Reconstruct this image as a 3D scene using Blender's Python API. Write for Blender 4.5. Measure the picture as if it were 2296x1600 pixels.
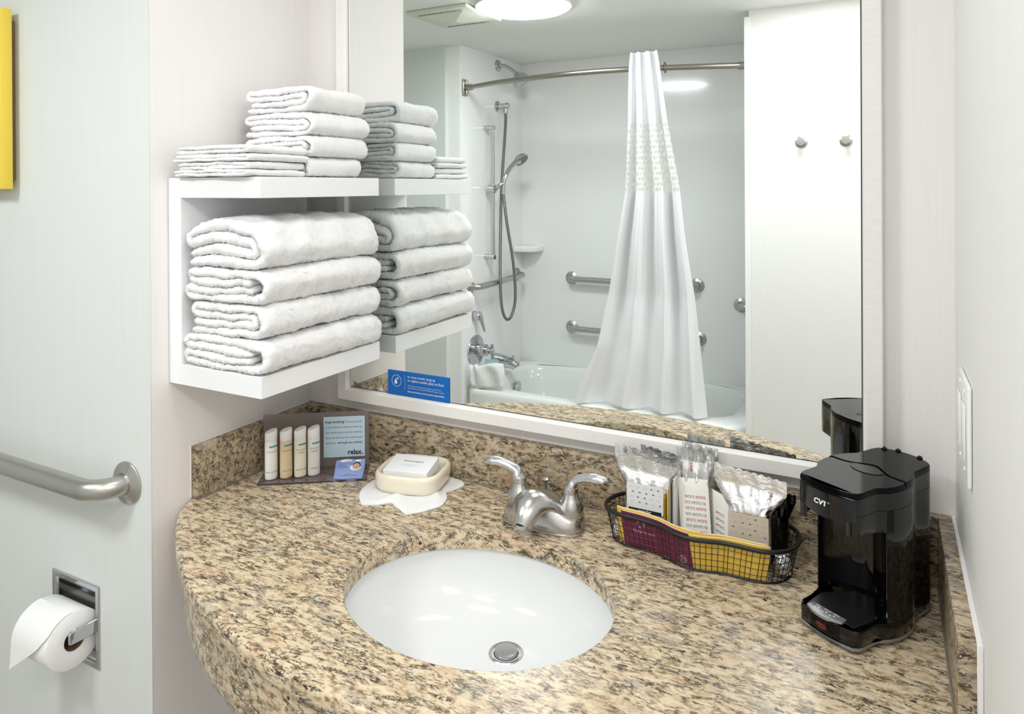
import bpy, bmesh, math, random
import numpy as np
from mathutils import Vector, Matrix
from mathutils.geometry import tessellate_polygon

S = bpy.context.scene
COL = S.collection
for o in list(bpy.data.objects): bpy.data.objects.remove(o)
CZ = 0.87                      # counter height above the floor; all z below are measured from the counter top
W, D1, D2, XT, XR, H = 1.2815, 2.047, 2.791, -0.839, 0.646, 1.3735
L = 0.41                       # depth of the vanity niche

# ---------------------------------------------------------------- camera
cam_d = bpy.data.cameras.new('camera'); cam = bpy.data.objects.new('camera', cam_d); COL.objects.link(cam)
yaw, pitch, roll = 0.4841, 0.0027, -0.0053
F_PX = 1587.9
rt = Vector((math.cos(yaw), math.sin(yaw), 0)); fw = Vector((-math.sin(yaw), math.cos(yaw), 0)); up = Vector((0, 0, 1))
c_, s_ = math.cos(pitch), math.sin(pitch)
fw, up = c_*fw - s_*up, s_*fw + c_*up
c_, s_ = math.cos(roll), math.sin(roll)
rt, up = c_*rt + s_*up, -s_*rt + c_*up
cam.matrix_world = Matrix(((rt.x, up.x, -fw.x, 1.1932), (rt.y, up.y, -fw.y, -1.2497), (rt.z, up.z, -fw.z, 0.5989 + CZ), (0, 0, 0, 1)))
cam_d.sensor_width = 36.0; cam_d.lens = 36.0*F_PX/2296; cam_d.shift_y = -(800 - 424.2)/2296
cam_d.clip_start = 0.01
S.camera = cam

# ---------------------------------------------------------------- world, lights, exposure
wd = bpy.data.worlds.new('world'); S.world = wd; wd.use_nodes = True
wd.node_tree.nodes['Background'].inputs[0].default_value = (1, 1, 1, 1)
wd.node_tree.nodes['Background'].inputs[1].default_value = 0.3
S.view_settings.view_transform = 'Standard'; S.view_settings.look = 'None'
S.view_settings.exposure = 0.92; S.view_settings.gamma = 1.0; S.view_settings.use_curve_mapping = False

def area_light(name, loc, rot, sx, sy, power, color=(1, 1, 1)):
    ld = bpy.data.lights.new(name, 'AREA'); ld.shape = 'RECTANGLE'; ld.size = sx; ld.size_y = sy
    ld.energy = power; ld.color = color
    o = bpy.data.objects.new(name, ld); COL.objects.link(o)
    o.location = (loc[0], loc[1], loc[2] + CZ); o.rotation_euler = rot
    return o
LAMP_E = 22.0
# ceiling light over the vanity (above the frame), and the ceiling light of the entry beside it
area_light('vanity_ceiling_light', (0.66, -0.58, 1.365), (0, 0, 0), 0.32, 0.32, 2.1, (1.0, 0.985, 0.985))
area_light('entry_light', (1.75, -1.35, 1.35), (0, math.radians(28), 0), 0.7, 0.7, 9.0, (1.0, 0.965, 0.96))
area_light('room_fill_light', (0.95, -1.60, 1.365), (0, 0, 0), 0.34, 0.34, 4.4, (1.0, 0.985, 0.98))  # added fill with no fixture behind it, brightens the tub area

# ---------------------------------------------------------------- materials
def lin(c):
    return tuple(((v/255)/12.92 if v/255 <= 0.04045 else ((v/255 + 0.055)/1.055)**2.4) for v in c) + (1.0,)
def M(name, rgb=(200, 200, 200), rough=0.5, metal=0.0, trans=0.0, ior=1.45, sheen=0.0, coat=0.0, emit=None, es=0.0, alpha=1.0, spec=0.5, sub=0.0):
    m = bpy.data.materials.new(name); m.use_nodes = True
    b = m.node_tree.nodes['Principled BSDF']
    b.inputs['Base Color'].default_value = lin(rgb); b.inputs['Roughness'].default_value = rough
    b.inputs['Metallic'].default_value = metal; b.inputs['Transmission Weight'].default_value = trans
    b.inputs['IOR'].default_value = ior; b.inputs['Sheen Weight'].default_value = sheen
    b.inputs['Coat Weight'].default_value = coat; b.inputs['Alpha'].default_value = alpha
    b.inputs['Specular IOR Level'].default_value = spec
    if sub: b.inputs['Subsurface Weight'].default_value = sub; b.inputs['Subsurface Radius'].default_value = (.01, .01, .01)
    if emit: b.inputs['Emission Color'].default_value = lin(emit); b.inputs['Emission Strength'].default_value = es
    return m
class NT:
    def __init__(s, m): s.t = m.node_tree; s.b = s.t.nodes['Principled BSDF']
    def n(s, k, **kw):
        nd = s.t.nodes.new(k)
        for a, v in kw.items(): setattr(nd, a, v)
        return nd
    def l(s, a, b): s.t.links.new(a, b)
    def pos(s, scale=(1, 1, 1), rot=(0, 0, 0), kind='pos'):
        g = s.n('ShaderNodeNewGeometry').outputs['Position'] if kind == 'pos' else s.n('ShaderNodeTexCoord').outputs['Object']
        mp = s.n('ShaderNodeMapping'); mp.inputs['Scale'].default_value = scale; mp.inputs['Rotation'].default_value = rot
        s.l(g, mp.inputs['Vector']); return mp.outputs[0]
    def noise(s, v, scale, detail=2, rough=.5, dist=0):
        nd = s.n('ShaderNodeTexNoise'); nd.inputs['Scale'].default_value = scale; nd.inputs['Detail'].default_value = detail
        nd.inputs['Roughness'].default_value = rough; nd.inputs['Distortion'].default_value = dist
        s.l(v, nd.inputs['Vector']); return nd.outputs['Fac']
    def ramp(s, f, stops, interp='LINEAR'):
        r = s.n('ShaderNodeValToRGB'); cr = r.color_ramp; cr.interpolation = interp
        while len(cr.elements) > 1: cr.elements.remove(cr.elements[0])
        cr.elements[0].position = stops[0][0]; cr.elements[0].color = stops[0][1]
        for p, c in stops[1:]:
            e = cr.elements.new(p); e.color = c
        s.l(f, r.inputs[0]); return r.outputs[0]
    def math(s, op, a, b=None):
        m = s.n('ShaderNodeMath', operation=op)
        for i, x in enumerate((a, b)):
            if x is None: continue
            if isinstance(x, (int, float)): m.inputs[i].default_value = x
            else: s.l(x, m.inputs[i])
        return m.outputs[0]
    def mix(s, f, a, b, mode='MIX'):
        m = s.n('ShaderNodeMix', data_type='RGBA', blend_type=mode)
        if isinstance(f, (int, float)): m.inputs[0].default_value = f
        else: s.l(f, m.inputs[0])
        for i, x in ((6, a), (7, b)):
            if isinstance(x, tuple): m.inputs[i].default_value = x
            else: s.l(x, m.inputs[i])
        return m.outputs[2]
    def bump(s, h, strength, dist):
        b = s.n('ShaderNodeBump'); b.inputs['Strength'].default_value = strength; b.inputs['Distance'].default_value = dist
        s.l(h, b.inputs['Height']); s.l(b.outputs[0], s.b.inputs['Normal'])
    def color(s, c): s.l(c, s.b.inputs['Base Color'])
g1 = lambda v: (v, v, v, 1)

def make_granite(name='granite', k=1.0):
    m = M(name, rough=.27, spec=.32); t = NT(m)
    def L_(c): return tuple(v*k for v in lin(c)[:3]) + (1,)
    P = t.pos((.62, 1.10, 1.0), (0, 0, .16)); P2 = t.pos((.34, 1.20, 1.0), (0, 0, .13))
    base = t.ramp(t.noise(P, 92, 8, .66, .25), [(.33, L_((110, 94, 80))), (.40, L_((164, 143, 118))), (.465, L_((208, 187, 153))), (.56, L_((232, 214, 182))), (.74, L_((222, 212, 194)))])
    patch = t.ramp(t.noise(P, 34, 4, .6, .3), [(.54, g1(0)), (.66, g1(.62))])
    base = t.mix(patch, base, L_((164, 157, 148)))
    tan = t.ramp(t.noise(t.pos((.6, 1.0, 1.0), (.5, 0, .3)), 26, 4, .55), [(.54, g1(0)), (.68, g1(.5))])
    base = t.mix(tan, base, L_((214, 180, 146)))
    dk = t.ramp(t.noise(P2, 150, 7, .72, .3), [(.56, g1(0)), (.63, g1(.8))])
    base = t.mix(dk, base, L_((88, 76, 68)))
    v = t.math('ABSOLUTE', t.math('SUBTRACT', t.noise(P2, 82, 9, .70, .45), .5))
    vein = t.ramp(v, [(.010, g1(1)), (.030, g1(0))])
    mask = t.ramp(t.noise(P2, 52, 4, .62, .3), [(.46, g1(0)), (.515, g1(1))])
    base = t.mix(t.math('MULTIPLY', vein, mask), base, L_((36, 32, 32)))
    vo = t.n('ShaderNodeTexVoronoi'); vo.inputs['Scale'].default_value = 58
    wn = t.n('ShaderNodeVectorMath', operation='ADD'); nz = t.n('ShaderNodeTexNoise'); nz.inputs['Scale'].default_value = 240
    sc = t.n('ShaderNodeVectorMath', operation='SCALE'); sc.inputs['Scale'].default_value = .010
    t.l(P, nz.inputs['Vector']); t.l(nz.outputs['Color'], sc.inputs[0]); t.l(P, wn.inputs[0]); t.l(sc.outputs[0], wn.inputs[1]); t.l(wn.outputs[0], vo.inputs['Vector'])
    sp = t.ramp(vo.outputs['Distance'], [(.12, g1(1)), (.20, g1(0))])
    sm = t.n('ShaderNodeSeparateColor'); t.l(vo.outputs['Color'], sm.inputs[0])
    base = t.mix(t.math('MULTIPLY', sp, t.math('GREATER_THAN', sm.outputs[0], .74)), base, L_((70, 50, 56)))
    t.color(base)
    return m
def make_wallpaper(name, rgb, k=.05):
    m = M(name, rgb, .6); t = NT(m)
    P = t.pos((1, 1, .012))
    n = t.noise(P, 380, 3, .6)
    n2 = t.noise(t.pos((1, 1, .05)), 60, 2, .5)
    d = tuple(c*(1-k*.6) for c in lin(rgb)[:3]) + (1,)
    col = t.mix(t.ramp(n, [(.35, g1(0)), (.6, g1(1))]), d, lin(rgb))
    t.color(col); t.bump(n, .08, .0004)
    return m
def make_terry(name, rgb=(252, 252, 252), sc=760):
    m = M(name, rgb, .95, spec=.05); t = NT(m)
    P = t.pos((1, 1, 1))
    n = t.noise(P, sc, 4, .65)
    t.bump(n, .8, .0015)
    return m
def make_brushed(name, rgb, rough=.3, sc=(300, 300, 6), st=.06):
    m = M(name, rgb, rough, 1.0); t = NT(m)
    n = t.noise(t.pos(sc, kind='obj'), 1.0, 3)
    t.bump(n, st, .0004); return m
def make_foil(name, rgb, rough=.17, st=.55, sc=24):
    m = M(name, rgb, rough, 1.0); t = NT(m)
    n = t.noise(t.pos((1, 1, 1.8)), sc, 5, .6, 1.2)
    t.bump(n, st, .006); return m
def make_clear(name, tint, tr, rough=.1, haze=.15):
    # thin clear film: mostly straight-through light with a gloss and a little milkiness
    m = bpy.data.materials.new(name); m.use_nodes = True; t = m.node_tree
    for n in list(t.nodes):
        if n.type == 'BSDF_PRINCIPLED': t.nodes.remove(n)
    out = t.nodes['Material Output']
    tb = t.nodes.new('ShaderNodeBsdfTransparent'); tb.inputs[0].default_value = lin(tint)
    gl = t.nodes.new('ShaderNodeBsdfGlossy'); gl.inputs['Roughness'].default_value = rough
    df = t.nodes.new('ShaderNodeBsdfDiffuse'); df.inputs[0].default_value = lin((235, 235, 232))
    m1 = t.nodes.new('ShaderNodeMixShader'); m1.inputs[0].default_value = haze
    m2 = t.nodes.new('ShaderNodeMixShader'); m2.inputs[0].default_value = tr
    t.links.new(tb.outputs[0], m1.inputs[1]); t.links.new(df.outputs[0], m1.inputs[2])
    t.links.new(m1.outputs[0], m2.inputs[1]); t.links.new(gl.outputs[0], m2.inputs[2])
    nz = t.nodes.new('ShaderNodeTexNoise'); nz.inputs['Scale'].default_value = 90; nz.inputs['Detail'].default_value = 5
    bp = t.nodes.new('ShaderNodeBump'); bp.inputs['Strength'].default_value = .8; bp.inputs['Distance'].default_value = .004
    tc = t.nodes.new('ShaderNodeNewGeometry'); t.links.new(tc.outputs['Position'], nz.inputs['Vector'])
    t.links.new(nz.outputs['Fac'], bp.inputs['Height']); t.links.new(bp.outputs[0], gl.inputs['Normal'])
    t.links.new(m2.outputs[0], out.inputs[0]); return m

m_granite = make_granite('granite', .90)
m_granite_shaded = make_granite('granite_shaded', .66)   # same granite, with the shade on the upright strips put into its colour
m_wall = make_wallpaper('wall_covering', (241, 238, 236))
m_wall_dimmed = make_wallpaper('wall_covering_dimmed', (225, 229, 226))  # same wall covering, darkened to offset the lamp's brightness on these walls
m_wall_vest = make_wallpaper('wall_covering_side', (242, 242, 240), .04)
m_ceiling = M('ceiling_paint', (246, 248, 245), .7); _t = NT(m_ceiling); _t.bump(_t.noise(_t.pos(), 120, 4), .2, .002)
m_surround = M('surround_acrylic', (249, 249, 248), .12, coat=.2)
m_tub = M('tub_enamel', (246, 248, 246), .08, coat=.3)
m_floor = M('floor_tile', (176, 168, 156), .35); _t = NT(m_floor); _t.color(_t.mix(_t.noise(_t.pos(), 9, 5), lin((160, 150, 138)), lin((190, 182, 170))))
m_white = M('white_laminate', (243, 244, 245), .42)
m_frame = M('whitewashed_wood', (238, 236, 234), .45); _t = NT(m_frame)
_t.color(_t.mix(_t.noise(_t.pos((8, 60, 60)), 3, 4, .6, 1.5), lin((228, 225, 221)), lin((243, 242, 240))))
m_gasket = M('dark_gap', (70, 66, 62), .6)
m_mirror = M('mirror_silver', (243, 247, 245), 0.0, 1.0)
m_terry = make_terry('white_terry')
m_terry_fine = make_terry('white_terry_fine', sc=1000)
m_loop = bpy.data.materials.new('terry_loop'); m_loop.use_nodes = True; _n = m_loop.node_tree; _n.nodes.remove(_n.nodes['Principled BSDF'])
_a, _b, _m = _n.nodes.new('ShaderNodeBsdfDiffuse'), _n.nodes.new('ShaderNodeBsdfTranslucent'), _n.nodes.new('ShaderNodeMixShader')
_a.inputs[0].default_value = _b.inputs[0].default_value = lin((254, 254, 254)); _n.links.new(_a.outputs[0], _m.inputs[1]); _n.links.new(_b.outputs[0], _m.inputs[2]); _n.links.new(_m.outputs[0], _n.nodes['Material Output'].inputs[0])
m_porcelain = M('white_porcelain', (231, 233, 233), .12, spec=.4)
m_nickel = make_brushed('brushed_nickel', (196, 194, 192), .26)
m_steel = make_brushed('satin_steel', (188, 186, 181), .32)
m_satin = M('satin_handle', (225, 225, 230), .22, 1.0)
m_chrome = M('chrome', (198, 200, 203), .09, 1.0)
m_rod = M('nickel_rod', (170, 166, 154), .25, 1.0)
m_black = M('black_gloss_plastic', (7, 7, 8), .09, coat=.2)
m_black_lid = M('black_satin_plastic', (6, 6, 7), .16, spec=.14)
m_blackm = M('black_matte', (12, 12, 12), .5)
m_wire = M('black_coated_wire', (24, 23, 24), .38)
m_silverpl = M('silver_plastic', (168, 168, 172), .35, .6)
m_grey = M('grey_plastic', (128, 126, 122), .4)
m_textw = M('white_print', (240, 240, 240), .5)
m_textd = M('dark_print', (38, 44, 52), .6)
m_textg = M('grey_print', (112, 112, 116), .6)
m_textlb = M('pale_print', (190, 214, 240), .6)
m_blue = M('blue_card', (4, 102, 188), .35)
m_cardblue = M('pale_blue_card', (192, 214, 227), .5)
m_acryl = M('smoked_acrylic', (206, 198, 194), .34, trans=.80, ior=1.2)
m_acrylb = M('clear_acrylic_base', (216, 208, 216), .14, trans=.95, ior=1.3)
m_bottleW = M('bottle_white', (236, 237, 232), .35, sub=.1)
m_bottleA = M('bottle_amber', (222, 200, 162), .35, sub=.1)
m_bottleC = M('bottle_cream', (232, 227, 206), .35, sub=.1)
m_bottleS = M('bottle_clear_white', (226, 223, 216), .35, sub=.1)
m_cap = M('bottle_cap', (240, 240, 238), .3)
m_teal = M('teal_band', (74, 150, 176), .5)
m_periw = M('periwinkle_film', (150, 170, 222), .35)
m_skin = M('portrait_skin', (214, 176, 154), .6)
m_hair = M('portrait_hair', (60, 52, 60), .6)
m_cream = M('cream_ceramic', (240, 233, 212), .14, coat=.4)
m_carton = M('white_carton', (246, 247, 248), .4)
m_cartedge = M('pale_blue_edge', (176, 206, 216), .5)
m_foil = make_foil('silver_foil', (242, 242, 244))
m_foil2 = make_foil('silver_foil_dull', (226, 225, 222), .24, .5, 26)
m_foild = make_foil('dark_foil', (46, 44, 42), .2, .6)
m_label = M('packet_label', (226, 226, 226), .45)
m_labelb = M('packet_label_beige', (204, 190, 172), .45)
m_labelg = M('packet_label_grey', (168, 168, 168), .45)
m_navy = M('packet_band_dark', (26, 28, 36), .4)
m_green = M('packet_band_green', (52, 62, 50), .4)
m_plum = M('plum_paper', (122, 46, 76), .7)
m_yelp = M('yellow_paper', (246, 205, 84), .7)
m_paper = M('white_paper', (240, 238, 232), .7)
m_red = M('red_print', (196, 60, 84), .6)
m_redl = M('red_indicator', (78, 14, 18), .25, coat=.5)
m_film = make_clear('clear_film', (248, 248, 248), .22, .12, .14)
m_filmv = make_clear('milky_film', (240, 240, 240), .22, .2, .30)
m_tissue = M('tissue_paper', (243, 243, 241), .9)
m_core = M('cardboard_core', (120, 98, 78), .8)
m_spindle = M('white_spindle', (226, 232, 244), .35)
m_yellow = M('yellow_canvas', (236, 208, 78), .6)
m_pale = M('pale_canvas_face', (232, 228, 150), .6)
m_switch = M('switch_plastic', (246, 246, 244), .25)
m_vent = M('vent_plastic', (230, 232, 218), .4)
m_curt = M('curtain_cloth', (249, 249, 252), .8)
_t = NT(m_curt); _t.bump(_t.noise(_t.pos((1, 1, 1)), 900, 2), .15, .0005)
m_lamp = M('lamp_diffuser', (255, 255, 255), .4, emit=(246, 251, 253), es=LAMP_E)
m_hose = M('metal_hose', (138, 136, 130), .3, 1.0); _t = NT(m_hose)
_w = _t.n('ShaderNodeTexWave', wave_type='BANDS', bands_direction='Z'); _w.inputs['Scale'].default_value = 90
_t.l(_t.pos(), _w.inputs['Vector']); _t.bump(_w.outputs['Fac'], .6, .001)
def make_band():
    m = M('sheer_mesh_window', (250, 250, 248), .6); t = NT(m)
    uv = t.n('ShaderNodeTexCoord').outputs['UV']
    mp = t.n('ShaderNodeMapping'); mp.inputs['Scale'].default_value = (13, 13, 1); t.l(uv, mp.inputs[0])
    br = t.n('ShaderNodeSeparateXYZ'); t.l(mp.outputs[0], br.inputs[0])
    row = t.math('FLOOR', br.outputs['Y']); off = t.math('MULTIPLY', t.math('MODULO', row, 2.0), .5)
    fx = t.math('MULTIPLY', t.math('SUBTRACT', t.math('FRACT', t.math('ADD', br.outputs['X'], off)), .5), 2.6)
    fy = t.math('MULTIPLY', t.math('SUBTRACT', t.math('FRACT', br.outputs['Y']), .5), 2.5)
    d2 = t.math('ADD', t.math('MULTIPLY', fx, fx), t.math('MULTIPLY', fy, fy))
    a = t.ramp(d2, [(.78, g1(.42)), (.92, g1(.88))])
    t.l(a, t.b.inputs['Alpha']); return m
m_band = make_band()

# ---------------------------------------------------------------- geometry helpers
rng = np.random.default_rng(7)
class Thing:
    def __init__(s, name, label, cat, loc, group=None, rotz=0.0):
        o = bpy.data.objects.new(name, None); COL.objects.link(o); o.empty_display_size = .03
        s.loc = np.array(loc, float); o.location = (loc[0], loc[1], loc[2] + CZ)
        o['label'] = label; o['category'] = cat
        if group: o['group'] = group
        s.o = o
def tag(o, label=None, cat=None, group=None, kind=None):
    if label: o['label'] = label
    if cat: o['category'] = cat
    if group: o['group'] = group
    if kind: o['kind'] = kind
    return o
def mk(name, V, F, mat, root=None, parent=None, smooth=True, angle=38, label=None, kind=None, center=False):
    V = np.asarray(V, float).reshape(-1, 3)
    if root is not None: loc = root.loc
    elif parent is not None: loc = np.array(parent['_loc'])
    else:
        loc = np.array([(V[:, 0].min()+V[:, 0].max())/2, (V[:, 1].min()+V[:, 1].max())/2, V[:, 2].min()]) if center else np.zeros(3)
    me = bpy.data.meshes.new(name); me.from_pydata((V - loc).tolist(), [], F); me.update()
    if isinstance(mat, (list, tuple)):
        for x in mat: me.materials.append(x)
    elif mat: me.materials.append(mat)
    o = bpy.data.objects.new(name, me); COL.objects.link(o)
    if root is not None: o.parent = root.o
    elif parent is not None: o.parent = parent
    else: o.location = (loc[0], loc[1], loc[2] + CZ)
    o['_loc'] = [float(x) for x in loc]
    if smooth:
        me.shade_smooth()
        try: me.set_sharp_from_angle(angle=math.radians(angle))
        except Exception: pass
    if label: o['label'] = label
    if kind: o['kind'] = kind
    return o
def bev(V, F, r, seg=2, ang=30):
    bm = bmesh.new(); vs = [bm.verts.new(v) for v in V]
    for f in F:
        try: bm.faces.new([vs[i] for i in f])
        except ValueError: pass
    bmesh.ops.recalc_face_normals(bm, faces=bm.faces)
    es = [e for e in bm.edges if len(e.link_faces) == 2 and e.calc_face_angle(0) > math.radians(ang)]
    bmesh.ops.bevel(bm, geom=es, offset=r, segments=seg, affect='EDGES', profile=.5)
    bm.verts.index_update()
    V2 = [tuple(v.co) for v in bm.verts]; F2 = [[v.index for v in f.verts] for f in bm.faces]; bm.free()
    return V2, F2
def boxg(x0, x1, y0, y1, z0, z1, r=0, seg=2):
    V = [(x, y, z) for x in (x0, x1) for y in (y0, y1) for z in (z0, z1)]
    F = [[0, 1, 3, 2], [4, 6, 7, 5], [0, 4, 5, 1], [2, 3, 7, 6], [0, 2, 6, 4], [1, 5, 7, 3]]
    return bev(V, F, r, seg) if r else (V, F)
def xf(V, o, ax, ay, az):
    V = np.asarray(V, float); return np.asarray(o, float) + V[:, :1]*np.asarray(ax, float) + V[:, 1:2]*np.asarray(ay, float) + V[:, 2:3]*np.asarray(az, float)
def join(parts):
    V, F, n = [], [], 0
    for v, f in parts:
        v = [tuple(p) for p in v]; V += v; F += [[i+n for i in q] for q in f]; n += len(v)
    return V, F
def prism(P, z0, z1, r=0, seg=2):
    n = len(P); V = [(x, y, z0) for x, y in P] + [(x, y, z1) for x, y in P]
    F = [list(range(n))[::-1], [n+i for i in range(n)]] + [[i, (i+1) % n, n+(i+1) % n, n+i] for i in range(n)]
    return bev(V, F, r, seg, 50) if r else (V, F)
def cat(P, n=8, closed=False):
    P = [np.array(p, float) for p in P]; out = []; m = len(P)
    for i in range(m if closed else m-1):
        if closed: p0, p1, p2, p3 = P[i-1], P[i], P[(i+1) % m], P[(i+2) % m]
        else: p0, p1, p2, p3 = P[max(i-1, 0)], P[i], P[i+1], P[min(i+2, m-1)]
        for k in range(n):
            t = k/n; out.append(.5*((2*p1) + (-p0+p2)*t + (2*p0-5*p1+4*p2-p3)*t*t + (-p0+3*p1-3*p2+p3)*t**3))
    if not closed: out.append(P[-1])
    return np.array(out)
def tube(P, r, seg=10, closed=False, caps=True, flat=(1, 1), upv=(0, 0, 1)):
    P = np.asarray(P, float); n = len(P)
    r = np.full(n, r) if np.isscalar(r) else np.asarray(r, float)
    T = np.roll(P, -1, 0) - np.roll(P, 1, 0) if closed else np.gradient(P, axis=0)
    T /= np.linalg.norm(T, axis=1)[:, None] + 1e-12
    u = np.array(upv, float)
    if abs(T[0] @ u) > .9: u = np.array((1., 0, 0)) if abs(T[0][0]) < .9 else np.array((0, 1., 0))
    N = np.cross(T[0], u); N /= np.linalg.norm(N); V = []
    for i in range(n):
        N = N - T[i]*(N @ T[i]); N /= np.linalg.norm(N) + 1e-12; B = np.cross(T[i], N)
        for k in range(seg):
            a = 2*math.pi*k/seg; V.append(P[i] + r[i]*(flat[0]*math.cos(a)*N + flat[1]*math.sin(a)*B))
    F = []
    for i in range(n if closed else n-1):
        for k in range(seg):
            F.append([i*seg+k, i*seg+(k+1) % seg, ((i+1) % n)*seg+(k+1) % seg, ((i+1) % n)*seg+k])
    if caps and not closed: F += [list(range(seg))[::-1], [(n-1)*seg+k for k in range(seg)]]
    return V, F
def lathe(prof, o=(0, 0, 0), ax=(1, 0, 0), ay=(0, 1, 0), az=(0, 0, 1), seg=28):
    V = [(r*math.cos(2*math.pi*k/seg), r*math.sin(2*math.pi*k/seg), z) for r, z in prof for k in range(seg)]
    F = [[i*seg+k, i*seg+(k+1) % seg, (i+1)*seg+(k+1) % seg, (i+1)*seg+k] for i in range(len(prof)-1) for k in range(seg)]
    F += [list(range(seg))[::-1], [(len(prof)-1)*seg+k for k in range(seg)]]
    return xf(V, o, ax, ay, az), F
def text(name, body, size, mat, root, o, xd, yd, align='LEFT', bold=0.0, parent=None, label=None, spacing=1.0, fit=None):
    cu = bpy.data.curves.new(name, 'FONT'); cu.body = body; cu.size = size; cu.align_x = align; cu.offset = bold*size; cu.space_character = spacing
    cu.resolution_u = 3
    t = bpy.data.objects.new(name, cu); COL.objects.link(t)
    me = bpy.data.meshes.new_from_object(t)
    V = np.array([v.co[:] for v in me.vertices]); F = [list(p.vertices) for p in me.polygons]
    bpy.data.objects.remove(t); bpy.data.curves.remove(cu); bpy.data.meshes.remove(me)
    if not len(V): return None
    if fit: V[:, 0] *= fit/(V[:, 0].max()-V[:, 0].min())
    xd = np.array(xd, float); yd = np.array(yd, float); zd = np.cross(xd, yd)
    return mk(name, xf(V, o, xd, yd, zd), F, mat, root=root if parent is None else None, parent=parent, smooth=False, label=label)
def disc_ring(o, ax, ay, r0, r1, seg=40):
    ax = np.array(ax, float); ay = np.array(ay, float); az = np.cross(ax, ay); V = []
    for r in (r0, r1):
        for k in range(seg):
            a = 2*math.pi*k/seg; V.append(np.array(o) + r*(math.cos(a)*ax + math.sin(a)*ay))
    return V, [[k, (k+1) % seg, seg+(k+1) % seg, seg+k] for k in range(seg)]
def struct(name, geo, mat, label=None, smooth=False):
    V, F = geo; o = mk(name, V, F, mat, smooth=smooth, center=True); o['kind'] = 'structure'
    if label: o['label'] = label
    return o

# ---------------------------------------------------------------- room shell
FZ = -CZ
struct('floor', boxg(-1.7, 2.5, -2.9, .1, FZ-.05, FZ), m_floor)
struct('ceiling', boxg(-1.7, 2.5, -2.9, .1, H, H+.05), m_ceiling)
struct('wall_back', boxg(-.1, W+.01, 0, .1, FZ, H), m_wall)
struct('wall_left', boxg(-.10, 0, -L+.0025, 0, FZ, H), m_wall)
# the wall facing the room beside the vanity niche, with the recess for the paper holder
hx0, hx1, hz0, hz1 = -.296, -.168, -.316, -.186
struct('wall_front_left', join([boxg(-1.6, hx0, -L, -L+.0025, FZ, H), boxg(hx1, 0, -L, -L+.0025, FZ, H), boxg(hx0, hx1, -L, -L+.0025, hz1, H), boxg(hx0, hx1, -L, -L+.0025, FZ, hz0)]), m_wall_dimmed)
struct('wall_far_left', boxg(-1.7, -1.6, -D1, -L, FZ, H), m_wall_dimmed)
struct('wall_opposite_left', boxg(-1.6, -.930, -D1-.1, -D1, FZ, H), m_wall_dimmed)
struct('wall_opposite_right', boxg(XR+.02, 2.4, -D1-.08, -D1, FZ, H), m_wall_vest)
struct('trim_1', boxg(-.935, XT-.0015, -D1-.06, -D1-.018, FZ, H, .006), m_surround, 'glossy white flange down the left edge of the tub alcove')
struct('trim_2', boxg(XR, XR+.024, -D1-.09, -D1+.004, FZ, H-.028, .002), m_surround, 'white corner bead at the right edge of the tub alcove')
struct('wall_right', boxg(W+.005, 2.4, -.75, .1, FZ, H), m_wall_vest)
struct('wall_far_right', boxg(2.4, 2.5, -D1, -.75, FZ, H), m_wall_vest)
wt_left = struct('wall_tub_left', boxg(XT-.1, XT, -D2, -D1-.02, FZ, H), m_surround)
wt_right = struct('wall_tub_right', boxg(XR, XR+.1, -D2, -D1-.08, FZ, H), m_surround)
wt_back = struct('wall_tub_back', boxg(XT-.1, XR+.1, -D2-.1, -D2, FZ, H), m_surround)
# faint moulded tiles of the upper surround, each a piece of its wall
tz0, ts = .285, .152
Vb, Fb = boxg(.0002, ts-.0002, 0, .0004, .0002, ts-.0002, .0002, 1)
tile_me = bpy.data.meshes.new('tile'); tile_me.from_pydata([tuple(v) for v in Vb], [], Fb); tile_me.materials.append(m_surround)
Vl = [(y, x, z) for x, y, z in Vb]
tile_me2 = bpy.data.meshes.new('tile_side'); tile_me2.from_pydata(Vl, [], [f[::-1] for f in Fb]); tile_me2.materials.append(m_surround)
for iz in range(6):
    for ix in range(9):
        o = bpy.data.objects.new('tile', tile_me); COL.objects.link(o); o.parent = wt_back
        lx, ly, lz = wt_back['_loc']; o.location = (XT+.05+ix*ts-lx, -D2-ly, tz0+iz*ts-lz)
    for iy in range(4):
        o = bpy.data.objects.new('tile', tile_me2); COL.objects.link(o); o.parent = wt_left
        lx, ly, lz = wt_left['_loc']; o.location = (XT-lx, -D2+.05+iy*ts-ly, tz0+iz*ts-lz)

# ---------------------------------------------------------------- ceiling light, vent
t = Thing('ceiling_light', 'round white flush ceiling light glowing over the bathroom', 'light', (-.16, -1.476, H-.10))
V, F = lathe([(.205, -.001), (.205, -.012), (.19, -.014)], (-.16, -1.476, H), seg=48); mk('mounting_ring', V, F, m_white, t)
prof = [(.198, -.012)] + [(.196*math.cos(a)**.7 if a < 1.57 else .001, -.014-.018*math.sin(a)) for a in np.linspace(.12, 1.56, 12)]
V, F = lathe(prof, (-.16, -1.476, H), seg=48); mk('diffuser', V, F, m_lamp, t)
t = Thing('ceiling_vent', 'square off-white plastic exhaust fan grille on the ceiling', 'vent', (-.51, -1.485, H-.03))
vx, vy, hs = -.51, -1.485, .155
V, F = join([boxg(vx-hs, vx+hs, vy-hs, vy+hs, H-.016, H-.0005, .004)]); mk('frame', V, F, m_vent, t)
r_ = .118
Vp = [(vx-r_, vy-r_, H-.016), (vx+r_, vy-r_, H-.016), (vx+r_, vy+r_, H-.016), (vx-r_, vy+r_, H-.016), (vx-.02, vy-.02, H-.036), (vx+.02, vy-.02, H-.036), (vx+.02, vy+.02, H-.036), (vx-.02, vy+.02, H-.036)]
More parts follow.
